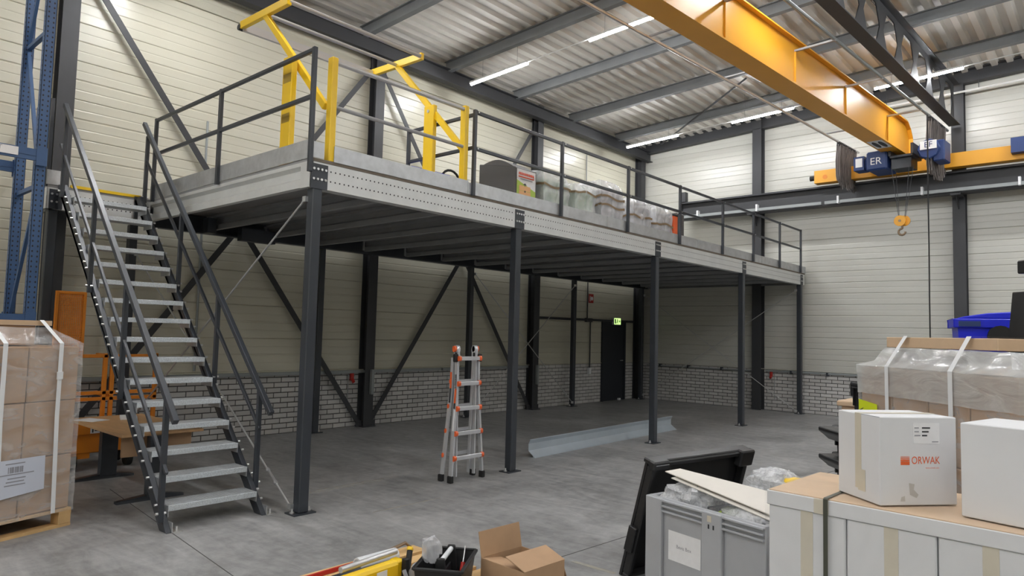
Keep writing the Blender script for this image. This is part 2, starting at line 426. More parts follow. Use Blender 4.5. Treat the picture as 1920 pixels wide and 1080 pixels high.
for y in (6.56, 2.43, -1.7):
    c = part('column', ibeam_z(XW-0.22, y, 0, 6.95, 0.22, 0.22, 'x'), STEELW, wall_right)
    part('corbel', MB().box(15.83, y-0.09, 4.60, XW-0.2, y+0.09, 4.64).prism([(15.86, 4.60), (XW-0.21, 4.60), (XW-0.21, 4.36)], 'y', y-0.008, y+0.008), STEELW, c)
for (xa, za, xb, zb) in ((2.66, 6.24, 7.2, 0.06), (7.22, 6.24, 2.68, 0.06), (7.44, 6.24, 11.68, 0.06), (11.68, 6.24, 7.44, 0.06)):
    part('steel_brace', MB().beam((xa, YW-0.105 if xa < xb else YW-0.09, za), (xb, YW-0.105 if xa < xb else YW-0.09, zb), 0.012, 0.085), STEELW, wall_back)
def ibeam_x(y, z0, z1, w, a, c):
    t = 0.014
    return MB().box(a, y-w/2, z0, c, y+w/2, z0+t).box(a, y-w/2, z1-t, c, y+w/2, z1).box(a, y-0.006, z0+t, c, y+0.006, z1-t)
part('eave_beam', ibeam_x(YW-0.30, 6.40, 6.66, 0.16, XL, XW-0.03), STEELW, wall_back)
mb = MB(); mb.M = Matrix.Translation((XW-0.13, 0, 0))
for z0, z1, w in ((0, 0.016, 0.18), (0.016, 0.26, 0.01), (0.26, 0.276, 0.18)):
    mb.add([(sx*w/2, y, 6.60-SLOPE*(y-9.73)+z) for y in (YN, YW-0.22) for sx in (-1, 1) for z in (z0, z1)],
           [(0, 1, 3, 2), (4, 6, 7, 5), (0, 2, 6, 4), (1, 5, 7, 3), (0, 4, 5, 1), (2, 3, 7, 6)])
part('end_beam', mb, STEELW, wall_right)

# --- roof: purlins and trapezoidal sheets
ceiling = structure('ceiling', MB().add([(XL-0.2, y, zpur(y)+0.34+dz) for y in (YN-0.2, YW+0.3) for dz in (0, 0.1)] + [(XW+0.3, y, zpur(y)+0.34+dz) for y in (YN-0.2, YW+0.3) for dz in (0, 0.1)],
    [(0, 2, 6, 4), (1, 5, 7, 3), (0, 1, 3, 2), (4, 6, 7, 5), (0, 4, 5, 1), (2, 3, 7, 6)]), SHEET)
PX = [14.80-1.98*i for i in range(12)]
mb = MB()
for z0, z1, w in ((0, 0.014, 0.105), (0.014, 0.19, 0.008), (0.19, 0.204, 0.105)):
    mb.add([(sx*w/2, y, zpur(y)+z) for y in (YN, YW-0.20) for sx in (-1, 1) for z in (z0, z1)],
           [(0, 1, 3, 2), (4, 6, 7, 5), (0, 2, 6, 4), (1, 5, 7, 3), (0, 4, 5, 1), (2, 3, 7, 6)])
pm = mb.mesh('purlin', PURL)
cleat = MB().box(-0.07, YW-0.36, 6.60, 0.07, YW-0.20, 6.645).mesh('cleat', PURL)
for x in PX:
    p = link('purlin', pm, ceiling, (x, 0, 0))
prof = []
y = YN; per = 0.25
while y < YW+0.06:
    for dy, dz in ((0, 0.0), (0.095, 0.0), (0.125, 0.065), (0.22, 0.065)):
        yy = min(y+dy, YW+0.08); prof.append((yy, zpur(yy)+0.206+dz))
    y += per
xs = [XL] + sorted(PX) + [XW+0.05]
for a, c in zip(xs[:-1], xs[1:]):
    if c-a > 0.05: part('roof_sheet', MB().strip(prof, 'x', a, c), SHEET, ceiling)
# roof tie rods
part('tie_rod', MB().cyl((15.9, 9.0, 6.70), (12.85, 5.42, 6.74), 0.02, 8), STEELW, ceiling)

# --- castellated roof girder
def castellated(parent, x0, y0, x1, y1, zb, zt):
    d = Vector((x1-x0, y1-y0, 0)); L = d.length; ang = math.atan2(d.y, d.x)
    mb = MB(); mb.M = Matrix.Translation((x0, y0, 0)) @ Matrix.Rotation(ang, 4, 'Z')
    mb.box(0, -0.10, zb, L, 0.10, zb+0.02).box(0, -0.10, zt-0.02, L, 0.10, zt)
    h = zt-zb; pitch = 0.92; a, c = zb+0.02, zt-0.02; m = (a+c)/2; q = h*0.36
    n = int(L/pitch)
    t = 0.006
    for s in (-t, t):
        for i in range(n):
            u = i*pitch
            H = [(u+0.09, m), (u+0.27, m+q), (u+0.65, m+q), (u+0.83, m), (u+0.65, m-q), (u+0.27, m-q)]
            O = [(u, m), (u, c), (u+0.27, c), (u+0.65, c), (u+pitch, c), (u+pitch, m), (u+pitch, a), (u+0.65, a), (u+0.27, a), (u, a)]
            vs = [(p[0], s, p[1]) for p in H+O]
            fs = [(6, 7, 8, 1, 0), (8, 9, 2, 1), (9, 10, 11, 3, 2), (11, 12, 13, 4, 3), (13, 14, 5, 4), (14, 15, 6, 0, 5)]
            mb.add(vs, fs)
    return part('castellated_girder', mb, STEELW, parent)
castellated(ceiling, -8.8, 3.66, 16.08, 2.46, 6.05, 6.90)
castellated(ceiling, -8.8, -4.2, 16.2, -5.4, 6.30, 7.25)

# --- door and its surround
door = link('door_1', MB().box(DX0+0.05, YW-0.02, 0.005, DX1-0.05, YW+0.03, DZ-0.03).mesh('door_1', DOORM, bevel=0.003)); door['kind'] = 'structure'
part('door_frame', MB().box(DX0-0.03, YW-0.035, 0, DX0+0.05, YW+0.045, DZ+0.05).box(DX1-0.05, YW-0.035, 0, DX1+0.03, YW+0.045, DZ+0.05).box(DX0+0.05, YW-0.035, DZ-0.03, DX1-0.05, YW+0.045, DZ+0.05), DOORM, door)
part('door_handle', MB().cyl((DX1-0.14, YW-0.02, 1.02), (DX1-0.14, YW-0.06, 1.02), 0.011).cyl((DX1-0.14, YW-0.06, 1.02), (DX1-0.27, YW-0.06, 1.02), 0.011), CHROME, door, True)
part('door_stop', MB().box(DX0+0.72, YW-0.07, 0.0, DX0+0.80, YW-0.02, 0.05), WHITE, door)

# ------------------------------------------------------------------ strip lights
def strip_light(x, y0, y1, label):
    yc = (y0+y1)/2; z = 6.31+SLOPE*(9.07-yc)
    t = thing('strip_light', label, 'lamp', (x, yc, z), 0, 'LED strip lights under the roof')
    L = abs(y0-y1); dz = -SLOPE
    def q(u): return (0, u, dz*u)
    part('housing', MB().beam((0, -L/2, 0.025-dz*L/2), (0, L/2, 0.025+dz*L/2), 0.074, 0.036), LAMPW, t)
    e0, e1 = -L/2+0.01, L/2-0.01
    part('light_tube', MB().add([(px, u_, pz+dz*u_) for u_ in (e0, e1) for px, pz in ((-0.030, 0.006), (-0.026, -0.012), (-0.012, -0.024), (0.012, -0.024), (0.026, -0.012), (0.030, 0.006))],
         [(0, 1, 7, 6), (1, 2, 8, 7), (2, 3, 9, 8), (3, 4, 10, 9), (4, 5, 11, 10), (5, 0, 6, 11), (5, 4, 3, 2, 1, 0), (6, 7, 8, 9, 10, 11)]), LEDM, t)
    part('trunking', MB().cyl((0, -L/2, 0.025-dz*L/2), (0, -L/2-1.36, 0.025-dz*(L/2+1.36)), 0.011, 8), LAMPW, t)
    for u in (-L/2+0.25, L/2-0.3):
        part('suspension_wire', MB().cyl((0, u, 0.04+dz*u), (0, u, zpur(yc+u)+0.21-z), 0.0025, 5), PURL, t)
rows = {8.95: 'row above the gate', 14.4: 'row near the end wall', 3.45: '', -2.0: '', -7.4: ''}
YS = [(9.10, 7.70), (6.40, 5.05), (3.52, 2.05), (0.7, -0.7), (-2.1, -3.5), (-4.9, -6.3)]
NM = {(8.95, 0): 'bright LED strip hanging over the yellow gate, closest to the side wall', (8.95, 1): 'bright LED strip crossed by the cable rail beside the crane girder',
      (14.4, 0): 'bright LED strip hanging in the corner above the wrapped machines', (14.4, 1): 'bright LED strip just beyond the yellow crane girder, touching its edge',
      (14.4, 2): 'bright LED strip passing behind the girder with the hexagonal holes'}
for x in (14.4, 8.95, 3.45, -2.0, -7.4):
    for i, (a, c) in enumerate(YS):
        lb = NM.get((x, i), 'bright LED strip hanging under the roof outside the picture')
        strip_light(x, a, c, lb)

# ------------------------------------------------------------------ mezzanine
BOLT = MB().cyl((0, 0, 0), (0, -0.012, 0), 0.013, 6).mesh('bolt', CHROME)
BOLTX = MB().cyl((0, 0, 0), (-0.014, 0, 0), 0.012, 6).mesh('bolt', CHROME)
MZ = thing('mezzanine', 'long galvanised steel mezzanine platform on slim anthracite posts', 'mezzanine', (9.9, 7.5, 0))
W = lambda n, mb, m, p=MZ, **k: part(n, mb, m, p, world=True, **k)
def inst(n, me, loc, parent=MZ, rot=None):
    o = link(n, me, parent, tuple(a-b for a, b in zip(loc, parent.location)), rot)
    return o
PXS = [3.49, 6.31, 9.66, 12.98, 16.18]
YF, YB = 5.55, 9.64
ZBB, ZBT, ZD, ZT = 2.93, 3.172, 3.205, 3.352       # beam bottom, beam top, deck top, toe-board top
def post(x, y, front=True, z1=ZBB):
    p = W('post', MB().box(x-0.05, y-0.05, 0.012, x+0.05, y+0.05, z1), STEEL, bevel=0.008)
    W('base_plate', MB().box(x-0.11, y-0.08, 0, x+0.11, y+0.08, 0.012), STEEL, p)
    for sx in (-0.085, 0.085):
        W('anchor_bolt', MB().cyl((x+sx, y, 0.012), (x+sx, y, 0.05), 0.01, 6).cyl((x+sx, y, 0.012), (x+sx, y, 0.026), 0.02, 6), CHROME, p)
    return p
for x in PXS: post(x, YF)
for x in (3.40, 6.24, 9.64, 13.07, 16.10): post(x, YB)
post(2.37, 9.20)
# front main beams: C section with its web outward, one span per post bay
xb = [3.43] + [(PXS[i]) for i in range(1, 4)] + [16.36]
for a, c in zip(xb[:-1], xb[1:]):
    W('main_beam', MB().strip([(YF+0.06, ZBB+0.025), (YF+0.06, ZBB), (YF-0.05, ZBB), (YF-0.05, ZBT), (YF+0.06, ZBT), (YF+0.06, ZBT-0.025)], 'x', a+0.002, c-0.002), GALVB)
mb = MB(); n = 0
for z in (3.105, 3.012):
    x = 3.62
    while x < 16.3:
        if min(abs(x-p) for p in PXS) > 0.1:
            mb.add([(x+0.0085*math.cos(k*math.pi/3), YF-0.0512, z+0.0085*math.sin(k*math.pi/3)) for k in range(6)], [(0, 1, 2, 3, 4, 5)])
        x += 0.05
o = W('punched_holes', mb, HOLE); o['kind'] = 'stuff'
for i, x in enumerate(PXS):
    x0, x1 = (3.41, 3.585) if i == 0 else (x-0.085, x+0.085)
    if i == 4: x0, x1 = 16.10, 16.25
    pl = W('splice_plate', MB().box(x0, YF-0.056, ZBB-0.005, x1, YF-0.05, 3.155), STEEL)
    for z in (3.105, 3.012):
        for k in range(4):
            W('bolt', MB().cyl((x0+0.025+k*(x1-x0-0.05)/3, YF-0.056, z), (x0+0.025+k*(x1-x0-0.05)/3, YF-0.066, z), 0.0125, 6), CHROME, pl)
# side sigma beams, back beam, joists, deck
SIG = [(0.06, -0.22), (0.06, -0.235), (0.0, -0.235), (0.0, -0.165), (0.045, -0.135), (0.045, -0.06), (0.0, -0.035), (0.0, 0.0), (0.06, 0.0), (0.06, -0.015)]
W('side_beam', MB().strip([(3.40+a, ZBT+b) for a, b in SIG], 'y', YF-0.045, 9.12), GALVB)
W('beam_bracket', MB().box(3.395, YF-0.05, ZBB, 3.40, YF+0.10, ZBT-0.005), GALVB)
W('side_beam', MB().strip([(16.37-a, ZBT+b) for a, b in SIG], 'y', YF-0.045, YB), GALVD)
W('main_beam', MB().strip([(YB-0.06, ZBB+0.025), (YB-0.06, ZBB), (YB+0.05, ZBB), (YB+0.05, ZBT), (YB-0.06, ZBT)], 'x', 3.40, 16.36), STEEL)
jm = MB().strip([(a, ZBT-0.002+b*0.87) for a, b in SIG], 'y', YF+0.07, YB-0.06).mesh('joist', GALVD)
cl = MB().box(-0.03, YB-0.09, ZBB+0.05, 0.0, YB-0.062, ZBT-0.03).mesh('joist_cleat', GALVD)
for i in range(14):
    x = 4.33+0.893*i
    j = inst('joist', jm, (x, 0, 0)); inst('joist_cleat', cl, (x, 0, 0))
W('hanger_bracket', MB().box(4.70, 9.28, 2.86, 5.22, 9.40, 3.04), STEEL)
W('hanger_bracket', MB().box(4.18, 9.2, 2.9, 4.30, 9.35, 3.10), STEEL)
CHIP = mat('deck_chipboard', (0.17, 0.14, 0.11), 0.85, 0.0, 0.1, 12)
UNDER = mat('deck_underside', (0.30, 0.30, 0.30), 0.6)
xd = [3.41, 5.5, 7.7, 9.9, 12.1, 14.3, 16.38]
for a, c in zip(xd[:-1], xd[1:]):
    W('deck_panel', MB().box(a, YF-0.05, ZBT+0.001, c-0.002, 9.70, ZD), UNDER)
W('deck_edge', MB().box(3.41, YF-0.054, ZBT+0.002, 16.38, YF-0.050, ZD-0.004), CHIP)
# landing behind the stair
W('landing_panel', MB().box(2.29, 9.10, ZBT+0.001, 3.41, 9.70, ZD), UNDER)
W('landing_beam', MB().strip([(9.16, ZBB+0.02), (9.16, ZBB), (9.10, ZBB), (9.10, ZBT), (9.16, ZBT)], 'x', 2.29, 3.40), GALVB)
W('landing_beam', MB().strip([(2.36, ZBB), (2.285, ZBB), (2.285, ZBT), (2.36, ZBT)], 'y', 9.10, 9.70), GALVB)
mb = MB()
for z in (3.105, 3.012):
    for k in range(20):
        x = 2.47+0.05*k
        if x < 3.38: mb.add([(x+0.0085*math.cos(q*math.pi/3), 9.0985, z+0.0085*math.sin(q*math.pi/3)) for q in range(6)], [(0, 1, 2, 3, 4, 5)])
o = W('punched_holes', mb, HOLE); o['kind'] = 'stuff'
pl = W('splice_plate', MB().box(2.31, 9.092, ZBB, 2.41, 9.10, 3.155), STEEL)
for z in (3.10, 3.012):
    for x in (2.335, 2.385): W('bolt', MB().cyl((x, 9.092, z), (x, 9.08, z), 0.0125, 6), CHROME, pl)
W('yellow_edge', MB().box(2.52, 9.085, ZD-0.005, 3.28, 9.14, ZD+0.028), YEL)
# toe boards
tb = [(3.64, 5.405), (5.50, 8.2), (8.21, 11.0), (11.01, 13.8), (13.81, 16.38)]
for a, c in tb: W('toe_board', MB().box(a, YF-0.062, ZBT+0.03, c, YF-0.055, ZT), GALV)
W('toe_board', MB().box(3.396, YF-0.064, ZBT+0.035, 3.53, YF-0.056, ZT), GALV)
W('toe_board', MB().box(5.40, YF-0.072, ZBT+0.03, 5.60, YF-0.063, ZT-0.02), GALV)
W('toe_board', MB().box(3.393, YF-0.06, ZBT+0.03, 3.40, 9.12, ZT+0.02), GALV)
W('toe_board', MB().box(2.28, 9.092, ZD, 2.42, 9.10, ZT+0.02).box(2.275, 9.10, ZD, 2.282, 9.70, ZT+0.02), GALV)
W('toe_board', MB().box(16.30, YF-0.06, ZBT+0.03, 16.385, YF-0.07, ZT), GALV)
# tie rods
def rod(a, c, turn=True):
    o = W('tie_rod', MB().cyl(a, c, 0.009, 8), ALLOY)
    A, C = Vector(a), Vector(c)
    lo, hi = (A, C) if A.z < C.z else (C, A)
    if turn:
        d = (hi-lo).normalized(); p = lo + d*0.30
        t = W('turnbuckle', MB().cyl(p, p+d*0.03, 0.018, 6).cyl(p+d*0.17, p+d*0.2, 0.018, 6).beam(p+Vector((0, 0, 0.014)), p+d*0.2+Vector((0, 0, 0.014)), 0.01, 0.006).beam(p-Vector((0, 0, 0.014)), p+d*0.2-Vector((0, 0, 0.014)), 0.01, 0.006), CHROME, o)
    for q in (lo, hi): W('rod_lug', MB().cbox(q, (0.03, 0.05, 0.05)), CHROME, o)
rod((3.425, 5.60, 2.83), (3.43, 9.56, 0.34)); rod((3.425, 5.61, 0.06), (3.43, 9.56, 2.55))
rod((9.70, 9.575, 2.80), (12.99, 9.575, 0.10)); rod((13.0, 9.56, 2.80), (9.72, 9.56, 0.10), False)
rod((16.11, 5.61, 2.80), (16.12, 9.58, 0.12)); rod((16.13, 9.58, 2.75), (16.13, 5.61, 0.06))

# ------------------------------------------------------------------ guard railing
GR = thing('guard_railing', 'anthracite two-bar guard railing along the edges of the mezzanine', 'railing', (9.0, 5.5, ZD))
G = lambda n, mb, m=STEEL, p=GR, **k: part(n, mb, m, p, world=True, **k)
def rpost(x, y, z1=4.19, z0=ZD-0.02):
    G('rail_post', MB().box(x-0.02, y-0.02, z0, x+0.02, y+0.02, z1), bevel=0.003)
def rail(a, c, z, nm='rail'):
    G(nm, MB().beam((a[0], a[1], z), (c[0], c[1], z), 0.032, 0.038), bevel=0.003)
YR = YF-0.085
RX = [5.46, 7.09, 8.71, 10.31, 11.94, 13.35, 14.74, 16.02]
rpost(3.375, YR, 4.21, 3.06)
for x in RX: rpost(x, YR, 4.175, 3.19)
for a, c in zip(RX[:-1], RX[1:]):
    rail((a+0.02, YR), (c-0.02, YR), 4.148, 'top_rail'); rail((a+0.02, YR), (c-0.02, YR), 3.73, 'mid_rail')
    for z in (4.148, 3.73):
        G('rail_bolt', MB().cyl((a+0.035, YR-0.02, z), (a+0.035, YR-0.03, z), 0.009, 6), CHROME)
for y in (7.27, 8.99): rpost(3.375, y, 4.21, ZD-0.04)
for a, c in ((YR, 7.27), (7.27, 8.99)):
    rail((3.375, a+0.02), (3.375, c-0.02), 4.188, 'top_rail'); rail((3.375, a+0.02), (3.375, c-0.02), 3.755, 'mid_rail')
rpost(5.46, 6.62, 4.15); rail((5.46, YR+0.02), (5.46, 6.60), 4.12, 'top_rail'); rail((5.46, YR+0.02), (5.46, 6.60), 3.74, 'mid_rail')
rpost(2.29, 9.66, 4.2); rpost(2.29, 9.13, 4.2)
rail((2.29, 9.15), (2.29, 9.64), 4.17, 'top_rail'); rail((2.29, 9.15), (2.29, 9.64), 3.75, 'mid_rail')

# ------------------------------------------------------------------ tilting pallet gate
GT = thing('pallet_gate', 'yellow tilting pallet safety gate standing open at the mezzanine edge', 'gate', (4.5, 6.2, ZD))
T = lambda n, mb, m=YEL, p=GT, **k: part(n, mb, m, p, world=True, **k)
for xf, xr in ((3.63, 3.52), (5.375, 5.375)):
    T('front_post', MB().box(xf-0.04, 5.50, ZD, xf+0.025, 5.58, 4.205), bevel=0.006)
    rp_ = T('rear_post', MB().box(xr-0.03, 6.05, ZD, xr+0.03, 6.22, 4.33), bevel=0.006)
    T('base_plate', MB().box(xr-0.07, 6.0, ZD, xr+0.07, 6.28, ZD+0.01), YEL, rp_)
    xt = (xf+xr)/2+0.02
    T('tilting_arm', MB().beam((xt, 5.60, 3.74), (xt, 6.83, 5.0), 0.045, 0.07), bevel=0.004)
    hd = T('cross_head', MB().beam((xt, 6.34, 5.0), (xt, 7.34, 5.02), 0.05, 0.085), bevel=0.004)
    T('end_cap', MB().cyl((xt-0.03, 7.36, 5.0), (xt+0.03, 7.36, 5.0), 0.035, 10), RUBB, hd)
    T('pivot_pin', MB().cyl((xt-0.06, 6.14, 4.26), (xt+0.06, 6.14, 4.26), 0.02, 8), CHROME)
OCH = mat('ochre_sticker', (0.40, 0.26, 0.03), 0.5)
for z in (4.06, 3.66): T('sticker', MB().box(3.4885, 6.06, z, 3.4895, 6.20, z+0.09), OCH)
T('gate_bar', MB().cyl((3.6, 6.36, 5.0), (5.375, 6.36, 5.0), 0.024, 12), ALLOY, smooth=True)
T('gate_bar', MB().cyl((3.6, 6.82, 5.0), (5.375, 6.82, 5.0), 0.020, 12), ALLOY, smooth=True)
T('gate_bar', MB().box(3.6, 7.29, 4.95, 5.375, 7.33, 5.04), ALLOY)
T('gate_bar', MB().cyl((3.63, 5.53, 4.165), (5.375, 5.53, 4.165), 0.022, 12), ALLOY, smooth=True)
T('gate_bar', MB().cyl((3.63, 5.53, 3.735), (5.375, 5.53, 3.735), 0.019, 12), MIDG, smooth=True)

# ------------------------------------------------------------------ staircase
ST = thing('staircase', 'steep open steel staircase with grated treads and anthracite handrails', 'staircase', (2.82, 5.75, 0))
S = lambda n, mb, m=STEEL, p=ST, **k: part(n, mb, m, p, world=True, **k)
RISE, RUN, Y0 = 0.1895, 0.1915, 5.80
sl = RISE/RUN
def stringer(x):
    # parallelogram in y-z, cut level at the floor and plumb at the landing
    w = 0.135
    yb = 5.70
    pts = [(yb, 0.0), (yb+w, 0.0), (9.085, (9.085-yb-w)*sl), (9.085, (9.085-yb)*sl-0.19), (8.93, (8.93-yb)*sl)]
    mb = MB()
    t = 0.045
    mb.prism(pts, 'x', x-t/2, x+t/2)
    return S('stringer', mb, bevel=0.003)
for x in (2.415, 3.225):
    sg = stringer(x)
    S('foot_bracket', MB().box(x+0.02, 5.68, 0, x+0.10, 5.80, 0.006).box(x+0.02, 5.70, 0, x+0.026, 5.78, 0.08), CHROME, sg)
    S('anchor_bolt', MB().cyl((x+0.07, 5.73, 0.006), (x+0.07, 5.73, 0.04), 0.01, 6), CHROME, sg)
    S('top_bracket', MB().box(x-0.02, 9.06, 2.93, x+0.02, 9.09, 3.17), STEEL, sg)
tw0, tw1 = 2.44, 3.20
mb = MB()
mb.box(tw0, 0, -0.035, tw1, 0.24, 0)
mb.box(tw0, -0.004, -0.042, tw1, 0.010, 0.004)
tm = mb.mesh('tread', TREAD, bevel=0.002)
sm = MB()
for k in range(9): sm.box(tw0+0.005, 0.02+k*0.025, 0, tw1-0.005, 0.028+k*0.025, 0.004)
for k in range(30): sm.box(tw0+0.01+k*0.025, 0.015, 0.0, tw0+0.014+k*0.025, 0.235, 0.003)
sm = sm.mesh('tread_grating', GALV, merge=False)
em = MB().box(tw0, 0.0, -0.085, tw0+0.005, 0.24, 0).mesh('tread_end_plate', GALV)
em2 = MB().box(tw1-0.005, 0.0, -0.085, tw1, 0.24, 0).mesh('tread_end_plate', GALV)
bm_ = MB()
for x, s in ((2.392, -1), (3.248, 1)):
    for dy, dz in ((0.03, -0.05), (0.10, 0.02)):
        bm_.cyl((x, dy, dz-0.02), (x+s*0.022, dy, dz-0.02), 0.011, 6)
bm_ = bm_.mesh('tread_bolts', CHROME, merge=False)
for i in range(16):
    y, z = Y0+RUN*i, 0.19+RISE*i
    t = inst('tread', tm, (0, y, z), ST)
    for n_, me_ in (('tread_grating', sm), ('tread_end_plate', em), ('tread_end_plate', em2), ('tread_bolts', bm_)): link(n_, me_, t)
def hand(x, a, c, w, h, nm): S(nm, MB().beam((x, a[0], a[1]), (x, c[0], c[1]), w, h), bevel=0.003)
hand(2.37, (5.585, 0.885), (8.95, 4.11), 0.045, 0.05, 'handrail'); hand(3.27, (5.74, 0.875), (9.09, 4.14), 0.045, 0.05, 'handrail')
hand(2.37, (5.70, 0.47), (9.02, 3.666), 0.026, 0.032, 'mid_rail'); hand(3.27, (5.93, 0.72), (8.97, 3.665), 0.026, 0.032, 'mid_rail')
def hz(y, off): return off + (y-5.7)*0.965
for x, ys, o_ in ((2.37, (5.77, 6.77, 7.76, 8.86), 0.98), (3.27, (5.96, 6.87, 7.85, 8.95), 0.82)):
    for y in ys:
        z0 = max(0.08, (y-5.77)*sl-0.02)
        p = S('baluster', MB().box(x-0.02, y-0.02, z0, x+0.02, y+0.02, hz(y, o_)), bevel=0.003)
        S('bolt', MB().cyl((x-0.04, y, z0+0.07), (x+0.04, y, z0+0.07), 0.012, 6), CHROME, p)

# ------------------------------------------------------------------ crane runway and bridge crane
RW = thing('crane_runway', 'dark steel crane runway beam with silver conductor bar along the end wall', 'crane track', (16.0, 4.0, 4.64))
V = lambda n, mb, m, p, **k: part(n, mb, m, p, world=True, **k)
mb = MB()
for z0, z1, w in ((4.64, 4.66, 0.24), (4.66, 5.05, 0.012), (5.05, 5.075, 0.24)): mb.box(16.0-w/2, YN+0.2, z0, 16.0+w/2, 8.45, z1)
V('runway_beam', mb, STEELW, RW)
V('rail_bar', MB().box(15.975, YN+0.2, 5.075, 16.025, 8.45, 5.11), STEELW, RW)
V('stiffener', MB().box(15.9, 8.40, 4.66, 16.1, 8.42, 5.05), STEELW, RW)
V('end_stop', MB().box(15.93, 8.30, 5.11, 16.07, 8.42, 5.36), STEELW, RW)
for a, c in ((8.3, 4.95), (4.88, -3.0)):
    V('conductor_bar', MB().box(15.80, c, 4.665, 15.84, a, 4.73), CONDUIT, RW)
for y in (7.9, 6.4, 4.6, 3.0, 1.4):
    V('bar_hanger', MB().box(15.78, y-0.02, 4.66, 15.90, y+0.02, 4.82), WHITE, RW)

CR = thing('bridge_crane', 'orange-yellow overhead bridge crane girder spanning the hall under the roof', 'crane', (15.45, 3.30, 5.4), R(-4.1))
GH = 0.70
def C_(n, mb, m=CRANE, p=CR, **k): return part(n, mb, m, p, **k)
L0, L1 = -24.0, 0.22
C_('bottom_flange', MB().box(L0, -0.165, 0, L1, 0.165, 0.025))
for sy in (-0.085, 0.085):
    C_('web', MB().prism([(L0, 0.025), (L1, 0.025), (L1, 0.40), (L1-0.12, 0.56), (L1-0.30, GH-0.02), (L0, GH-0.02)], 'y', sy-0.005, sy+0.005))
C_('top_flange', MB().prism([(L0, GH-0.02), (L1-0.30, GH-0.02), (L1-0.12, 0.56), (L1, 0.40), (L1+0.02, 0.41), (L1-0.105, 0.577), (L1-0.295, GH), (L0, GH)], 'y', -0.165, 0.165))
C_('end_plate', MB().box(L1, -0.165, 0, L1+0.02, 0.165, 0.41))
for i, x in enumerate((-1.1, -3.2, -5.2, -7.3, -9.3)):
    br = C_('rail_bracket', MB().box(x-0.018, -0.68, 0.545, x+0.018, -0.092, 0.575), ALLOY if i < 2 else MIDG)
    C_('bracket_strut', MB().beam((x, -0.098, 0.03), (x, -0.098, 0.55), 0.02, 0.03), CRANE, br)
    C_('rail_bracket', MB().box(x-0.015, 0.092, 0.425, x+0.015, 1.05, 0.447), MIDG)
C_('festoon_rail', MB().cyl((-14, 1.05, 0.42), (0.72, 1.05, 0.42), 0.024, 8), ALLOY)
C_('festoon_rail', MB().cyl((-14, -0.66, 0.58), (0.72, -0.66, 0.58), 0.026, 8), CONDUIT)
sg = C_('name_plate', MB().box(-1.55, -0.13, -0.004, -0.95, 0.13, 0), WHITE)
C_('name_plate_print', MB().add([(-1.25+0.24*math.cos(t*math.pi/8), 0.05+0.045*math.sin(t*math.pi/8), -0.006) for t in range(16)], [tuple(range(16))]).add([(-1.25+0.24*math.cos(t*math.pi/8), -0.06+0.045*math.sin(t*math.pi/8), -0.006) for t in range(16)], [tuple(range(16))]), INK, sg)
# end carriage sits square on the runway
ec = C_('end_carriage', MB().box(0.30, -2.6, -0.26, 0.52, 1.78, 0.02), CRANE, bevel=0.004); ec.rotation_euler = (0, 0, R(4.1))
C_('buffer', MB().cyl((0.41, 1.78, -0.12), (0.41, 1.90, -0.12), 0.055, 12), RUBB, ec, smooth=True)
C_('carriage_motor', MB().box(0.12, -2.15, -0.16, 0.32, -1.80, 0.12).cyl((0.22, -2.15, 0.02), (0.22, -2.4, 0.02), 0.09, 12), BLUEH, ec)
C_('axle_cap', MB().cyl((0.295, 1.55, -0.14), (0.30, 1.55, -0.14), 0.05, 12), ORANGE, ec)

HO = thing('hoist', 'blue electric wire rope hoist with yellow hook block under the crane girder end', 'hoist', (15.12, 3.14, 5.4), R(-4.1))
C_('trolley_frame', MB().box(-0.32, -0.22, -0.10, 0.32, -0.175, 0.10).box(-0.32, 0.175, -0.10, 0.32, 0.22, 0.10).box(-0.3, -0.2, -0.14, 0.3, 0.2, -0.10), STEEL, HO)
dr = C_('motor_housing', MB().cyl((-0.25, -0.46, -0.05), (0.30, -0.46, -0.05), 0.20, 8), BLUEH, HO, bevel=0.02)
C_('brand_plate', MB().box(-0.262, -0.60, -0.06, -0.256, -0.32, 0.10), WHITE, HO)
me = text(HO, 'EF', 0.15, BLUEH, (-0.266, -0.46, 0.02), (R(90), 0, R(-90)))
C_('control_box', MB().box(-0.22, -0.72, -0.30, 0.2, -0.52, 0.10), BLUEH, HO, bevel=0.02)
C_('rope_drum', MB().box(-0.34, 0.24, -0.34, 0.30, 0.62, 0.04), BLUEH, HO, bevel=0.03)
text(HO, 'ER', 0.2, WHITE, (-0.345, 0.44, -0.17), (R(90), 0, R(-90)))
C_('gear_box', MB().cyl((0.0, 0.62, -0.14), (0.0, 0.75, -0.14), 0.13, 10).box(-0.16, 0.72, -0.26, 0.14, 0.92, 0.02), BLUEH, HO)
C_('data_plate', MB().box(-0.17, 0.75, -0.2, -0.162, 0.88, -0.02), WHITE, HO)
C_('roller_guide', MB().box(-0.2, -0.15, -0.34, 0.2, 0.2, -0.14), STEEL, HO)
hb = (-0.2, 0.02, -1.38)
for sx, sy in ((-0.02, 0.06), (0.02, 0.03), (-0.02, -0.26), (0.02, -0.29)):
    C_('wire_rope', MB().cyl((sx*4+hb[0], sy+0.12, -0.3), (sx+hb[0], hb[1]+(0.055 if sy > -0.1 else -0.055), hb[2]+0.08), 0.005, 5), INK, HO)
hk = C_('hook_block', MB().cyl((hb[0]-0.045, hb[1]+0.03, hb[2]), (hb[0]-0.02, hb[1]+0.03, hb[2]), 0.105, 18).cyl((hb[0]+0.02, hb[1]-0.03, hb[2]), (hb[0]+0.045, hb[1]-0.03, hb[2]), 0.105, 18).box(hb[0]-0.02, hb[1]-0.06, hb[2]-0.08, hb[0]+0.02, hb[1]+0.06, hb[2]+0.05), CRANE, HO, smooth=True)
HOOKM = mat('hook_steel', (0.28, 0.20, 0.13), 0.5, 0.6)
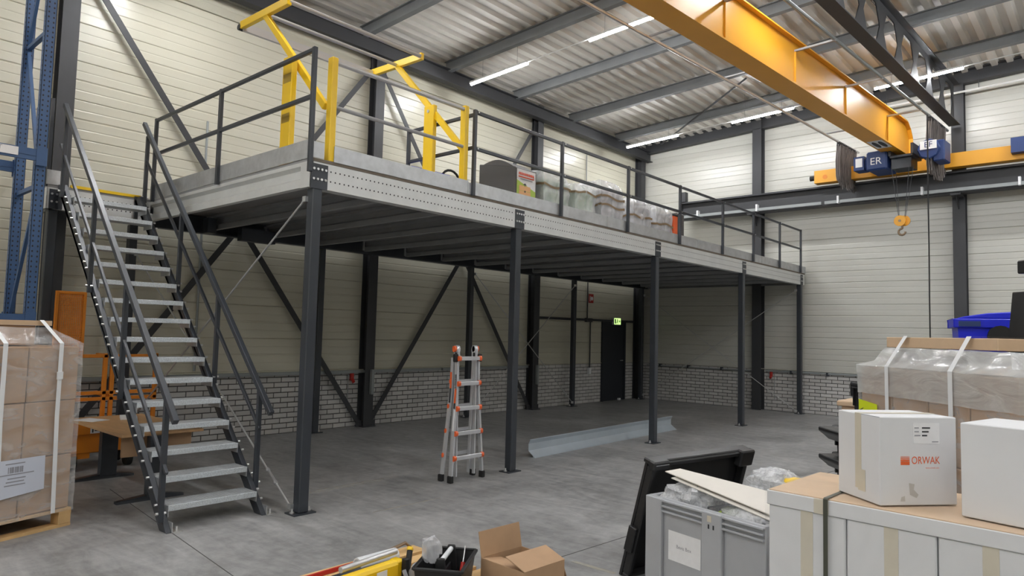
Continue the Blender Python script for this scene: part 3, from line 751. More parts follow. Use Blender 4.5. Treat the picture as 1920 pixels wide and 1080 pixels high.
pts = [(hb[0], hb[1], hb[2]-0.08), (hb[0], hb[1], hb[2]-0.15)] + [(hb[0], hb[1]+0.005+0.062*math.sin(R(a)), hb[2]-0.215+0.062*math.cos(R(a))) for a in range(0, 271, 30)]
C_('hook', MB().tube(pts, 0.021, 8), HOOKM, hk, smooth=True)
C_('pulley_pin', MB().cyl((hb[0]-0.055, hb[1]+0.03, hb[2]), (hb[0]-0.045, hb[1]+0.03, hb[2]), 0.025, 8), HOOKM, hk)

# festoon cable bundles: every flat cable loop is its own part
def festoon(lx, ly, lz, n, depth, label, seed):
    rnd = random.Random(seed)
    c = math.cos(R(-4.1)); s_ = math.sin(R(-4.1))
    t = thing('festoon_cables', label, 'cables', (15.45+lx*c-ly*s_, 3.30+lx*s_+ly*c, 5.4+lz), R(-4.1), 'festoon cable bundles of the crane')
    for i in range(n):
        x = i*0.072-0.30; d = depth*(0.82+0.18*rnd.random()) ; w = 0.012
        pts = [(x, 0.03*math.sin(i), -0.03), (x-0.006, 0.025, -d*0.45), (x+0.004, 0.02, -d*0.85), (x+0.018, 0.01, -d), (x+0.034, 0.02, -d*0.85), (x+0.04, 0.02, -d*0.45), (x+0.046, 0.0, -0.03)]
        mb = MB()
        for yy in (-0.035, 0.0, 0.035): mb.tube([(p[0]+rnd.uniform(-0.01, 0.01), p[1]+yy, p[2]+rnd.uniform(-0.02, 0.02)) for p in pts], 0.0095, 5)
        lp = part('cable_loop', mb, CABLE, t, smooth=True)
        part('cable_carriage', MB().box(x-0.012, -0.035, -0.055, x+0.022, 0.035, 0.0).cyl((x, -0.03, 0.012), (x, 0.03, 0.012), 0.02, 8), RUBB, t)
    return t
festoon(-0.12, 1.05, 0.39, 13, 0.92, 'dark hanging cable loops bunched beyond the hoist, nearer the mezzanine', 3)
festoon(-0.25, -0.66, 0.55, 14, 1.12, 'dark hanging cable loops bunched in front of the tall end wall column', 5)
PC = thing('pendant_cable', 'thin black control cable hanging straight down from the crane rail', 'cable', (14.55, 2.66, 1.2))
part('cable', MB().tube([(0, 0, 4.72), (0.01, 0, 4.0), (-0.012, 0, 3.2), (0.008, 0, 2.2), (-0.01, 0, 1.2), (0.0, 0, 0.30)], 0.012, 7), RUBB, PC, smooth=True)
part('control_pendant', MB().box(-0.04, -0.03, 0, 0.04, 0.03, 0.30), YEL, PC, bevel=0.01)

# ------------------------------------------------------------------ wall fittings
def single(name, mb, m, label, cat, smooth=False, bevel=0.0, group=None):
    o = link(name, mb.mesh(name, m, smooth, bevel)); return tag(o, label, cat, group)
ct = thing('cable_tray', 'grey cable duct running above the brickwork along the side wall', 'cable duct', (7, YW-0.06, 0.9))
for a, c in ((2.7, 5.3), (5.35, 7.2), (7.2, 9.1), (9.15, 11.7)):
    V('duct_length', MB().box(a, YW-0.07, 0.905, c, YW-0.02, 0.955), CONDUIT, ct)
for x in (7.36, 11.82):
    V('drop_conduit', MB().box(x-0.03, YW-0.26, 0.55, x+0.02, YW-0.20, 0.97), CONDUIT, ct)
cp = thing('wall_pipe', 'light grey pipe with clamps above the brickwork of the end wall', 'pipe', (XW-0.06, 6, 0.93))
V('pipe', MB().cyl((XW-0.07, 3.9, 0.925), (XW-0.07, 6.4, 0.925), 0.022, 8).cyl((XW-0.07, 6.75, 0.905), (XW-0.07, 9.6, 0.905), 0.018, 8), CONDUIT, cp)
for y in (4.2, 5.0, 5.8, 7.5, 8.4, 9.2): V('pipe_clamp', MB().box(XW-0.10, y-0.02, 0.88, XW-0.005, y+0.02, 0.955), STEEL, cp)
dp = thing('conduit_run', 'dark conduit running level over the exit door', 'conduit', (14, YW-0.05, 2.0))
V('conduit', MB().cyl((11.95, YW-0.05, 2.02), (16.05, YW-0.05, 2.04), 0.028, 8), STEELW, dp)
V('drop_conduit', MB().cyl((13.93, YW-0.04, 2.95), (13.93, YW-0.04, 2.05), 0.016, 6), STEELW, dp)
V('drop_conduit', MB().cyl((14.07, YW-0.04, 2.0), (14.07, YW-0.04, 0.86), 0.016, 6), STEELW, dp)
V('junction_box', MB().box(13.86, YW-0.07, 1.98, 14.12, YW-0.012, 2.07), STEELW, dp)
sw = thing('wall_switch', 'small white switch box on the bricks beside the exit door', 'switch', (14.06, YW-0.02, 0.81))
part('switch_box', MB().box(-0.045, -0.05, -0.10, 0.045, 0.018, 0.05), WHITE, sw, bevel=0.006)
part('rocker', MB().box(-0.028, -0.056, -0.06, 0.028, -0.05, 0.02), PAPER, sw)
es = thing('exit_sign', 'small lit green exit sign above the dark door', 'sign', (15.19, YW-0.08, 2.03))
part('sign_box', MB().box(-0.16, -0.02, -0.09, 0.16, 0.04, 0.09), LAMPW, es, bevel=0.004)
part('sign_face', MB().box(-0.15, -0.024, -0.08, 0.15, -0.0205, 0.08), GREENL, es)
DKG = mat('sign_dark_green', (0.01, 0.10, 0.03), 0.5)
# running figure, door and arrow
part('running_figure', MB().box(-0.02, -0.027, 0.02, 0.01, -0.0245, 0.06).beam((0.0, -0.026, 0.025), (-0.03, -0.026, -0.02), 0.003, 0.022).beam((-0.03, -0.026, -0.02), (-0.055, -0.026, -0.055), 0.003, 0.018).beam((-0.01, -0.026, -0.01), (0.03, -0.026, -0.055), 0.003, 0.018).beam((0.0, -0.026, 0.02), (0.045, -0.026, 0.0), 0.003, 0.014), DKG, es)
part('door_symbol', MB().box(-0.13, -0.027, -0.06, -0.075, -0.0245, 0.06), DKG, es)
part('arrow', MB().beam((0.06, -0.026, 0), (0.115, -0.026, 0), 0.003, 0.02).beam((0.115, -0.026, 0), (0.09, -0.026, 0.035), 0.003, 0.018).beam((0.115, -0.026, 0), (0.09, -0.026, -0.035), 0.003, 0.018), DKG, es)
fs = thing('fire_hose_sign', 'small red and white fire hose sign high on the wall beside the exit door', 'sign', (14.09, YW-0.03, 2.56))
part('sign_plate', MB().box(-0.10, -0.005, -0.11, 0.10, 0.0, 0.11), RED, fs)
part('symbol', MB().cyl((0.03, -0.0055, 0.0), (0.03, -0.008, 0.0), 0.05, 14).box(-0.06, -0.008, -0.07, -0.03, -0.0055, 0.06), PAPER, fs)
for x, y, nm in ((7.07, YW-0.03, 'red wall socket hanging above the bricks between the long diagonal braces'), (XW-0.03, 6.27, 'red wall socket on the bricks beside the end wall column')):
    s_ = thing('power_socket', nm, 'socket', (x, y, 0.84), 0 if x < 10 else R(-90), 'red wall sockets')
    part('socket_body', MB().box(-0.05, -0.07, -0.08, 0.05, 0.018, 0.09), RED, s_, bevel=0.012)
    part('socket_cap', MB().cyl((0, -0.06, -0.05), (0, -0.12, -0.11), 0.045, 12), RED, s_, smooth=True)
    part('feed_conduit', MB().cyl((-0.10 if x < 10 else 0.12, 0.0, 0.06), (-0.10 if x < 10 else 0.12, 0.0, -0.80), 0.012, 6), CONDUIT, s_)
    part('rear_bracket', MB().box(-0.12, 0.0, 0.02, 0.13, 0.012, 0.05), CONDUIT, s_)
    s_.scale = (0.6, 0.6, 0.72)
ep = thing('roof_pipe', 'pale pipe high on the end wall passing behind the roof girder', 'pipe', (16.1, 1.0, 6.6))
V('pipe', MB().cyl((16.13, 4.3, 6.685), (16.13, -3.0, 6.875), 0.022, 8), LAMPW, ep)
for y in (3.7, 2.05, 0.4): V('pipe_hanger', MB().cyl((16.13, y, 6.69+0.026*(4.3-y)), (16.13, y, 6.95+0.045*(4.3-y)), 0.006, 6), STEELW, ep)
hp = thing('compressed_air_pipe', 'thin pipe high along the side wall turning down near the corner', 'pipe', (9, YW-0.03, 6.2))
V('pipe', MB().cyl((1.0, YW-0.03, 6.22), (13.8, YW-0.03, 6.22), 0.013, 6), CLAD, hp)
V('pipe_drop', MB().cyl((13.8, YW-0.03, 6.22), (13.8, YW-0.03, 3.5), 0.013, 6), CONDUIT, hp)
V('thin_drop', MB().cyl((4.40, YW-0.03, 4.6), (4.40, YW-0.03, 1.0), 0.016, 6), CONDUIT, hp)

# ------------------------------------------------------------------ blue pallet rack
RK = thing('pallet_rack', 'tall blue perforated pallet rack upright frame with load beams', 'rack', (1.93, 7.98, 0))
for dy in (0, 0.74):
    p = part('upright', MB().box(-0.045, dy-0.035, 0, 0.045, dy-0.031, 6.3).box(-0.045, dy-0.035, 0, -0.041, dy+0.035, 6.3).box(0.041, dy-0.035, 0, 0.045, dy+0.035, 6.3), BLUER, RK)
    for nm, m_, f in (('slot_row', HOLEW if True else HOLE, 0), ('slot_row', HOLE, 1)):
        mb = MB()
        for k in range(124):
            z = 0.08+k*0.05
            if f == 0:
                for sx in (-0.022, 0.022): mb.add([(sx+0.008*math.cos(q*math.pi/3), dy-0.0356, z+0.011*math.sin(q*math.pi/3)) for q in range(6)], [tuple(range(6))])
            else:
                for sy in (-0.012,): mb.add([(0.0456 if f else 0, dy+sy+0.008*math.cos(q*math.pi/3), z+0.011*math.sin(q*math.pi/3)) for q in range(6)] , [tuple(range(6))]).add([(-0.0456, dy+sy+0.008*math.cos(q*math.pi/3), z+0.011*math.sin(q*math.pi/3)) for q in range(6)], [tuple(range(6))])
        o = part(nm, mb, HOLE if f else HOLE, p); o['kind'] = 'stuff'
    part('foot_plate', MB().box(-0.07, dy-0.07, 0, 0.07, dy+0.07, 0.006), BLUER, p)
zz = [0.4, 1.35, 2.98, 3.55, 4.55, 5.5, 6.2]
for z in (0.4, 2.98, 4.55, 6.1): part('frame_strut', MB().box(-0.02, 0.03, z-0.02, 0.02, 0.71, z+0.02), BLUER, RK)
for a, c in ((0.45, 1.7), (1.7, 2.95)): part('frame_diagonal', MB().beam((0, 0.03 if a < 1 else 0.71, a), (0, 0.71 if a < 1 else 0.03, c), 0.03, 0.04), BLUER, RK)
part('frame_diagonal', MB().beam((0, 0.03, 3.1), (0, 0.71, 4.5), 0.03, 0.04), BLUER, RK)
part('frame_diagonal', MB().beam((0, 0.71, 4.6), (0, 0.03, 6.05), 0.03, 0.04), BLUER, RK)
for z in (3.27, 1.66):
    for dy in (-0.045, 0.785):
        lb = part('load_beam', MB().box(-2.7, dy-0.02, z-0.055, -0.047, dy+0.02, z+0.055).box(-2.7, dy-0.026, z-0.012, -0.047, dy+0.026, z+0.012), BLUER, RK)
        part('beam_connector', MB().box(-0.05, dy-0.03, z-0.10, 0.04, dy-0.012, z+0.08) if dy < 0 else MB().box(-0.05, dy+0.012, z-0.10, 0.04, dy+0.03, z+0.08), BLUER, lb)
lb = part('location_label', MB().box(-0.62, -0.074, 3.235, -0.20, -0.072, 3.315), PAPER, RK)
text(RK, '62-WT', 0.062, GREYINK, (-0.42, -0.0755, 3.285), (R(90), 0, 0))
part('upright', MB().box(-2.75, -0.035, 0, -2.66, 0.035, 6.3).box(-2.75, 0.705, 0, -2.66, 0.775, 6.3), BLUER, RK)

# ------------------------------------------------------------------ pallets, cartons, film
def pallet(parent, x0, y0, x1, y1, h=0.144, m=PINE, nb=5):
    # planks along x on top, blocks and skids below
    W_ = (y1-y0)
    for i in range(nb):
        w = 0.145 if i in (0, nb//2, nb-1) else 0.10
        c = y0 + 0.0725 + i*(W_-0.145)/(nb-1)
        part('top_plank', MB().box(x0, c-w/2, h-0.022, x1, c+w/2, h), m, parent, bevel=0.002)
    for x in (x0+0.05, (x0+x1)/2, x1-0.05):
        part('cross_plank', MB().box(x-0.05, y0, h-0.044, x+0.05, y1, h-0.022), m, parent)
        for y in (y0+0.05, (y0+y1)/2, y1-0.05):
            part('block', MB().box(x-0.05, y-0.05, 0.022, x+0.05, y+0.05, h-0.044), m, parent, bevel=0.003)
    for y in (y0+0.05, (y0+y1)/2, y1-0.05):
        part('skid', MB().box(x0, y-0.05, 0, x1, y+0.05, 0.022), m, parent)
def shell(name, parent, m, rings, nx=14, ny=8, jit=0.006, seed=1, cap=True, freq=7.0):
    # film wrapped in rings: each ring is (x0,y0,x1,y1,z), wrinkled with noise
    rnd = Vector((seed*3.1, seed*1.7, 0.3))
    loops = []
    fine = []
    for (a, b_) in zip(rings[:-1], rings[1:]):
        k = max(1, int(abs(b_[4]-a[4])/0.05)+1)
        for q in range(k): fine.append(tuple(a[i]+(b_[i]-a[i])*q/k for i in range(5)))
    fine.append(rings[-1])
    mb = MB(); N = 2*(nx+ny)
    for (x0, y0, x1, y1, z) in fine:
        pts = [(x0+(x1-x0)*i/nx, y0) for i in range(nx)] + [(x1, y0+(y1-y0)*i/ny) for i in range(ny)] + [(x1-(x1-x0)*i/nx, y1) for i in range(nx)] + [(x0, y1-(y1-y0)*i/ny) for i in range(ny)]
        cx, cy = (x0+x1)/2, (y0+y1)/2
        for px, py in pts:
            n = noise.noise(Vector((px*freq, py*freq, z*freq*1.6))+rnd)
            d = Vector((px-cx, py-cy, 0)); d = d.normalized() if d.length else d
            mb.v.append((px+d.x*jit*(n+0.4), py+d.y*jit*(n+0.4), z+jit*n*0.7))
    for r in range(len(fine)-1):
        for i in range(N): mb.f.append((r*N+i, r*N+(i+1) % N, (r+1)*N+(i+1) % N, (r+1)*N+i))
    if cap:
        r0 = (len(fine)-1)*N; c = len(mb.v)
        x0, y0, x1, y1, z = fine[-1]
        mb.v.append(((x0+x1)/2, (y0+y1)/2, z+jit))
        for i in range(N): mb.f.append((r0+i, r0+(i+1) % N, c))
    return part(name, mb, m, parent, smooth=True)
def strap(parent, pts, w, axis, m, name='strap', th=0.003):
    mb = MB()
    for a, c in zip(pts[:-1], pts[1:]): mb.beam(a, c, w, th, up=(0, 0, 1)) if False else mb.add(
        [tuple(Vector(p)+Vector(axis)*s*w/2) for p in (a, c) for s in (-1, 1)], [(0, 1, 3, 2)])
    return part(name, mb, m, parent)

# carton load at the left edge
LP = thing('carton_pallet', 'tall film-wrapped stack of brown cartons strapped on a pallet', 'pallet load', (1.952, 6.48, 0), R(17.5))
pallet(LP, -1.22, 0.0, 0.0, 1.0, 0.144, PINE)
cw, chh = 0.40, 0.435
cm = MB().box(0.004, 0, 0.003, cw-0.004, 0.46, chh-0.003).mesh('carton', CARD, bevel=0.006)
sm_ = MB().box(cw/2-0.001, -0.0015, 0, cw/2+0.001, 0, chh).mesh('carton_seam', TAPEB)
for r in range(3):
    for c_ in range(3):
        for d in (0, 1):
            o = link('carton', cm, LP, (-1.21+c_*cw+0.004*r-0.02*(2-r)*0, 0.02+d*0.47, 0.146+r*chh))
link_ = part('top_board', MB().box(-0.98, 0.20, 1.615, -0.13, 0.85, 1.655), CARDE, LP)
part('inner_carton', MB().box(-1.0, 0.22, 1.46, -0.25, 0.8, 1.612), CARD, LP)
shell('stretch_film', LP, FILM, [(-1.225, -0.008, 0.006, 0.985, 0.125), (-1.225, -0.006, 0.006, 0.985, 0.8), (-1.225, -0.006, 0.006, 0.985, 1.475), (-1.02, 0.17, -0.16, 0.88, 1.60)], 20, 14, 0.007, 2, cap=False)
for x, xt in ((-0.18, -0.20), (-0.60, -0.60)):
    strap(LP, [(x+0.02, -0.016, 0.13), (x, -0.018, 0.9), (x-0.0, -0.02, 1.478), (xt-0.02, 0.19, 1.66), (xt-0.02, 0.86, 1.66)], 0.035, (1, 0, 0), WHITE)
part('strap_buckle', MB().box(-0.205, -0.03, 1.19, -0.16, -0.02, 1.25), WHITE, LP)
dl = part('delivery_note', MB().add([(-0.72, -0.019, 0.30), (-0.245, -0.019, 0.34), (-0.25, -0.019, 0.60), (-0.72, -0.019, 0.60)], [(0, 1, 2, 3)]), BLUEPAPER, LP)
for k in range(9): part('barcode_bar', MB().box(-0.52+k*0.012, -0.0205, 0.50, -0.514+k*0.012+0.003*(k % 3), -0.0195, 0.545), GREYINK, dl)
for k, (z, a, c_) in enumerate(((0.565, -0.54, -0.40), (0.485, -0.66, -0.33), (0.455, -0.52, -0.39), (0.43, -0.53, -0.40), (0.405, -0.54, -0.39))):
    part('print_line', MB().box(a, -0.0205, z, c_, -0.0195, z+0.008), GREYINK, dl)

# sit-stand desk under the stair
DK = thing('desk', 'wooden desk top on black columns and long feet behind the stairs', 'desk', (2.8, 7.6, 0))
D = lambda n, mb, m, p=DK, **k: part(n, mb, m, p, world=True, **k)
D('desk_top', MB().box(2.46, 6.93, 0.595, 3.22, 8.50, 0.62), DESK, bevel=0.003)
for y in (6.93, 8.18):
    lg = D('leg', MB().box(2.70, y-0.045, 0.03, 2.86, y+0.045, 0.595), STEEL, bevel=0.004)
    D('foot', MB().add([(2.44, y-0.035, 0), (3.04, y-0.035, 0), (3.04, y+0.035, 0), (2.44, y+0.035, 0), (2.44, y-0.03, 0.022), (2.70, y-0.035, 0.05), (2.86, y-0.035, 0.05), (3.04, y-0.03, 0.022), (3.04, y+0.03, 0.022), (2.86, y+0.035, 0.05), (2.70, y+0.035, 0.05), (2.44, y+0.03, 0.022)],
      [(3, 2, 1, 0), (0, 1, 7, 6, 5, 4), (2, 3, 11, 10, 9, 8), (4, 5, 10, 11), (5, 6, 9, 10), (6, 7, 8, 9), (0, 4, 11, 3), (1, 2, 8, 7)]), STEEL, lg)
D('crossbar', MB().box(2.76, 6.97, 0.54, 2.80, 8.14, 0.59), STEEL)
single('cardboard_offcut', MB().box(2.54, 7.05, 0.42, 2.70, 7.08, 0.594).box(2.50, 7.02, 0.40, 3.14, 7.05, 0.594), CARD, 'brown cardboard panel hanging below the desk top edge', 'cardboard')
for i, (a, c_, rz, lb) in enumerate((((2.60, 8.2, 0.621), (0.20, 0.29), 0.4, 'white paper sheet lying flat at the desk corner'), ((2.95, 8.15, 0.621), (0.16, 0.25), -0.3, 'crumpled white paper lying near the stair side of the desk'))):
    o = link('paper_sheet', MB().box(-c_[0]/2, -c_[1]/2, 0, c_[0]/2, c_[1]/2, 0.004 if i == 0 else 0.025).mesh('paper_sheet', PAPER), None, a, (0, 0, rz)); tag(o, lb, 'paper', 'papers on the desk')

# orange wheeled platform lift behind the desk
OL = thing('platform_lift', 'orange wheeled work platform with guard frame and mesh panel', 'lift', (3.0, 9.0, 0))
O_ = lambda n, mb, m=ORANGE, p=OL, **k: part(n, mb, m, p, world=True, **k)
ox0, ox1, oy0, oy1 = 2.50, 3.62, 8.72, 9.05
O_('chassis', MB().box(ox0, oy0, 0.19, ox1-0.25, oy1+0.2, 0.44), bevel=0.01)
O_('chassis_side', MB().box(ox0-0.02, oy0-0.02, 0.40, ox1-0.2, oy0, 0.56), bevel=0.004)
O_('skirt', MB().box(ox0+0.06, oy0+0.02, 0.13, ox0+0.28, oy0+0.14, 0.19))
pl = O_('data_plate', MB().box(2.76, oy0-0.026, 0.41, 2.87, oy0-0.021, 0.47), WHITE)
O_('plate_print', MB().box(2.775, oy0-0.0275, 0.42, 2.79, oy0-0.0262, 0.46).box(2.80, oy0-0.0275, 0.435, 2.855, oy0-0.0262, 0.445), INK, pl)
for x, y in ((2.62, 8.80), (3.20, 8.80), (2.62, 9.16), (3.20, 9.16)):
    w = O_('wheel', MB().cyl((x-0.03, y, 0.095), (x+0.03, y, 0.095), 0.095, 18), RUBB, smooth=True)
    O_('caster_fork', MB().box(x-0.045, y-0.02, 0.09, x-0.035, y+0.02, 0.20).box(x+0.035, y-0.02, 0.09, x+0.045, y+0.02, 0.20), CHROME, w)
for x in (2.98, 3.06, 3.55):
    O_('frame_post', MB().box(x-0.022, 9.02, 0.44, x+0.022, 9.065, 1.29), bevel=0.003)
for z in (0.76, 0.83, 1.26): O_('guard_rail', MB().box(ox0, 9.02, z-0.02, 3.57, 9.06, z+0.02), bevel=0.003)
for z in (0.80, 1.26):
    O_('guard_rail', MB().beam((3.02, 9.04, z), (3.02, 9.45, z), 0.035, 0.04))
O_('base_beam', MB().box(ox0, 9.02, 0.44, 3.57, 9.07, 0.50))
mp_ = O_('mesh_panel_frame', MB().box(2.42, 9.0, 1.27, 2.45, 9.04, 2.0).box(2.70, 9.0, 1.27, 2.73, 9.04, 2.0).box(2.45, 9.0, 1.97, 2.70, 9.04, 2.0).box(2.45, 9.0, 1.27, 2.70, 9.04, 1.30), bevel=0.002)
mb = MB()
for k in range(34): mb.box(2.45, 9.012, 1.30+k*0.02, 2.70, 9.020, 1.311+k*0.02)
for k in range(12): mb.box(2.46+k*0.02, 9.02, 1.30, 2.472+k*0.02, 9.026, 1.97)
o = O_('wire_mesh', mb, ORANGE, mp_); o['kind'] = 'stuff'
O_('mast', MB().box(2.44, 9.04, 0.44, 2.5, 9.1, 1.30))

# ------------------------------------------------------------------ folding ladder
LD = thing('multi_ladder', 'silver folding ladder with orange rung caps standing on the concrete floor', 'ladder', (5.58, 5.62, 0))
LD.scale = (0.80, 0.62, 1.0)
def rails(yb, yt, xb, xt, zt, w, d, nm, m=ALU, zb=0.03):
    for s in (-1, 1): part(nm, MB().beam((s*xb, yb, zb), (s*xt, yt, zt), w, d, up=(0, 1, 0)), m, LD, bevel=0.003)
# front outer section (flared), front inner, rear outer, rear inner
for s in (-1, 1):
    part('outer_rail', MB().beam((s*0.305, -0.10, 0.03), (s*0.215, -0.055, 0.98), 0.028, 0.075, up=(0, 1, 0)).beam((s*0.215, -0.055, 0.97), (s*0.212, -0.04, 1.36), 0.028, 0.075, up=(0, 1, 0)), ALU, LD)
    part('inner_rail', MB().beam((s*0.178, -0.05, 0.05), (s*0.178, -0.02, 1.42), 0.024, 0.06, up=(0, 1, 0)), ALU, LD, bevel=0.003)
    part('rear_outer_rail', MB().beam((s*0.30, 0.14, 0.03), (s*0.215, 0.075, 0.98), 0.028, 0.07, up=(0, 1, 0)).beam((s*0.215, 0.075, 0.97), (s*0.212, 0.05, 1.36), 0.028, 0.07, up=(0, 1, 0)), ALU, LD)
    part('rear_inner_rail', MB().beam((s*0.178, 0.09, 0.05), (s*0.178, 0.03, 1.42), 0.024, 0.06, up=(0, 1, 0)), ALU, LD, bevel=0.003)
    for y in (-0.10, 0.14): part('rubber_foot', MB().box(s*0.31-0.03, y-0.05, 0, s*0.31+0.03, y+0.05, 0.075), RUBB, LD, bevel=0.008)
    h = part('hinge', MB().cyl((s*0.178-0.03, 0.005, 1.45), (s*0.178+0.03, 0.005, 1.45), 0.052, 14).box(s*0.178-0.02, -0.05, 1.36, s*0.178+0.02, 0.06, 1.44), ALU, LD, smooth=True)
    part('hinge_knob', MB().cyl((s*0.178-s*0.03, 0.005, 1.46), (s*0.178+s*0.065, 0.005, 1.46), 0.036, 10), ORANGE2, h, smooth=True)
    part('hinge_lock', MB().box(s*0.178-0.035, -0.03, 1.375, s*0.178+0.035, 0.0, 1.42), RUBB, h)
    part('lock_block', MB().box(s*0.235-0.04, -0.085, 1.315, s*0.235+0.03, -0.02, 1.405), RUBB, LD, bevel=0.01)
    part('corner_stay', MB().beam((s*0.29, -0.105, 0.20), (s*0.20, -0.09, 0.245), 0.01, 0.018), ALU, LD)
for i, z in enumerate((0.262, 0.53, 0.80, 1.075, 1.355)):
    t = min(1, max(0, (z-0.03)/0.95)); x = 0.305+(0.215-0.305)*t; y = -0.10+0.045*t
    r_ = part('rung', MB().box(-x, y-0.075, z-0.022, x, y-0.03, z+0.022), ALU, LD, bevel=0.004)
    for s in (-1, 1): part('rung_cap', MB().cyl((s*(x-0.035), y-0.052, z), (s*(x+0.012), y-0.052, z), 0.030, 10), ORANGE2, r_, smooth=True)
    if i < 4:
        x2 = x; y2 = 0.14-0.065*t
        r2 = part('rear_rung', MB().box(-0.19, y2-0.01, z-0.018+0.02, 0.19, y2+0.025, z+0.018+0.02), ALU, LD)
        for s in (-1, 1): part('rung_cap', MB().cyl((s*(x-0.01), y2+0.01, z+0.02), (s*(x+0.02), y2+0.01, z+0.02), 0.026, 8), ORANGE2, r2, smooth=True)
def sticker(z0, z1, m, y, nm='sticker'):
    def X(z): return 0.215+0.014+0.0015 if z > 0.97 else 0.305+(0.215-0.305)*(z-0.03)/0.95+0.0165
    return part(nm, MB().add([(-X(z0), y-0.022, z0), (-X(z0), y+0.022, z0), (-X(z1), y+0.022, z1), (-X(z1), y-0.022, z1)], [(0, 1, 2, 3)]), m, LD)
sticker(1.02, 1.18, INK, -0.05); sticker(0.86, 1.02, ORANGE2, -0.06); sticker(0.80, 0.86, INK, -0.06); sticker(0.56, 0.79, PAPER, -0.075)
sticker(1.02, 1.2, ORANGE2, 0.07); sticker(0.86, 1.02, INK, 0.075)
text(LD, 'VELOCITY', 0.036, WHITE, (-0.2315, -0.05, 1.10), (R(90), R(-90), R(-90)))

# ------------------------------------------------------------------ spare steel profile on the floor
ZP = thing('steel_profile', 'long galvanised sigma steel profile lying on the concrete floor', 'steel beam', (7.22, 5.93, 0), math.atan2(0.16, 4.2))
part('profile', MB().strip([(0.0, 0.012), (0.0, 0.0), (-0.01, 0.0), (0.10, 0.085), (0.10, 0.175), (0.075, 0.225), (0.075, 0.235), (0.09, 0.235)], 'x', 0, 4.2), ZINC, ZP)
part('floor_lip', MB().box(0, -0.012, 0, 4.2, 0.03, 0.008), ZINC, ZP)

# ------------------------------------------------------------------ things on the mezzanine deck
GM = thing('grey_machine', 'dark grey machine cabinet with a green and peach poster on its front', 'machine', (7.0, 6.2, ZD))
part('cabinet', MB().prism([(0, 0.03), (0.70, 0.03), (0.70, 0.86), (0, 0.735)], 'x', 0, 0.46), DARKG, GM, bevel=0.012)
prof = [(0.05, 0.742)] + [(0.05+0.60*k/10, 0.742+0.107*k/10+0.085*math.sin(math.pi*k/10)) for k in range(1, 11)]
part('domed_lid', MB().prism(prof, 'x', 0.03, 0.45), DARKG, GM)
part('plinth', MB().box(0.03, 0.03, 0, 0.43, 0.67, 0.03), RUBB, GM)
po = part('poster', MB().add([(0.03, -0.004, 0.10), (0.43, -0.004, 0.10), (0.43, -0.004, 0.715), (0.03, -0.004, 0.715)], [(0, 1, 2, 3)]), PAPER, GM)
part('poster_green', MB().add([(0.03, -0.006, 0.10), (0.43, -0.006, 0.10), (0.43, -0.006, 0.44), (0.03, -0.006, 0.56)], [(0, 1, 2, 3)]), POSTG, po)
for k in range(5): part('poster_drawing', MB().box(0.065+0.004*k, -0.008, 0.12+k*0.075, 0.335-0.004*k, -0.0065, 0.19+k*0.075), POSTO, po)
for k in range(4): part('poster_mark', MB().box(0.19, -0.0095, 0.175+k*0.075, 0.215, -0.0085, 0.20+k*0.075), INK, po)
part('poster_bird', MB().add([(0.15, -0.0095, 0.50), (0.20, -0.0095, 0.53), (0.24, -0.0095, 0.50), (0.21, -0.0095, 0.505), (0.20, -0.0095, 0.475), (0.185, -0.0095, 0.505)], [tuple(range(6))]), INK, po)
part('poster_underline', MB().box(0.06, -0.0095, 0.602, 0.39, -0.0085, 0.618).box(0.378, -0.0095, 0.602, 0.39, -0.0085, 0.66), REDP, po)
part('poster_small_print', MB().box(0.10, -0.0095, 0.572, 0.36, -0.0085, 0.584), GREYINK, po)
for k in range(12): part('poster_title', MB().box(0.065+k*0.027, -0.0095, 0.636, 0.083+k*0.027, -0.0085, 0.672), REDP, po)

def wrapped(x0, x1, h, inner, label, seed, tape_h, name='wrapped_machine', dep=0.55, y=6.2):
    t = thing(name, label, 'machine', (x0, y, ZD), 0, 'film-covered machines on the mezzanine')
    w = x1-x0
    part('body', MB().box(0.02, 0.02, 0, w-0.02, dep-0.02, h*0.80), inner, t, bevel=0.01)
    shell('plastic_cover', t, SHROUD, [(0, 0, w, dep, 0.0), (0, 0, w, dep, h*0.84), (0.05, 0.05, w-0.04, dep-0.05, h*0.95), (0.14, 0.14, w-0.12, dep-0.14, h)], 14, 10, 0.03, seed, True, 6.0)
    for z in tape_h:
        mb = MB(); e = 0.022
        for (a, c_) in (((-e, -e), (w+e, -e)), ((-e, dep+e), (-e, -e)), ((w+e, -e), (w+e, dep+e))):
            n = 8
            for k in range(n):
                p = sub((*a, 0), (*c_, 0), k/n); q = sub((*a, 0), (*c_, 0), (k+1)/n)
                z1 = z+0.02*math.sin(seed+k*0.9); z2 = z+0.02*math.sin(seed+(k+1)*0.9)
                mb.add([(p[0], p[1], z1), (q[0], q[1], z2), (q[0], q[1], z2+0.035), (p[0], p[1], z1+0.035)], [(0, 1, 2, 3)])
        part('tape_band', mb, TAPEB, t)
    return t
wrapped(7.62, 8.22, 0.86, MINT, 'pale green machine under clear plastic, next to the grey cabinet', 2, (0.58,))
wrapped(8.38, 8.90, 0.80, MINT, 'pale green taped machine, second wrapped one from the grey cabinet', 4, (0.30, 0.62))
wrapped(9.08, 9.72, 0.98, GREYBOX, 'middle one of the five plastic-covered machines on the mezzanine', 6, (0.52, 0.66))
wrapped(10.05, 10.62, 0.86, GREYBOX, 'grey wrapped machine, fourth from the grey cabinet, beside a rail post', 8, (0.48,))
wrapped(10.82, 11.38, 0.84, GREYBOX, 'last plastic-covered machine, next to the orange cabinet', 10, (0.46,))
oc = thing('orange_cabinet', 'small orange and grey cabinet at the far end of the wrapped machines', 'machine', (11.45, 6.2, ZD))
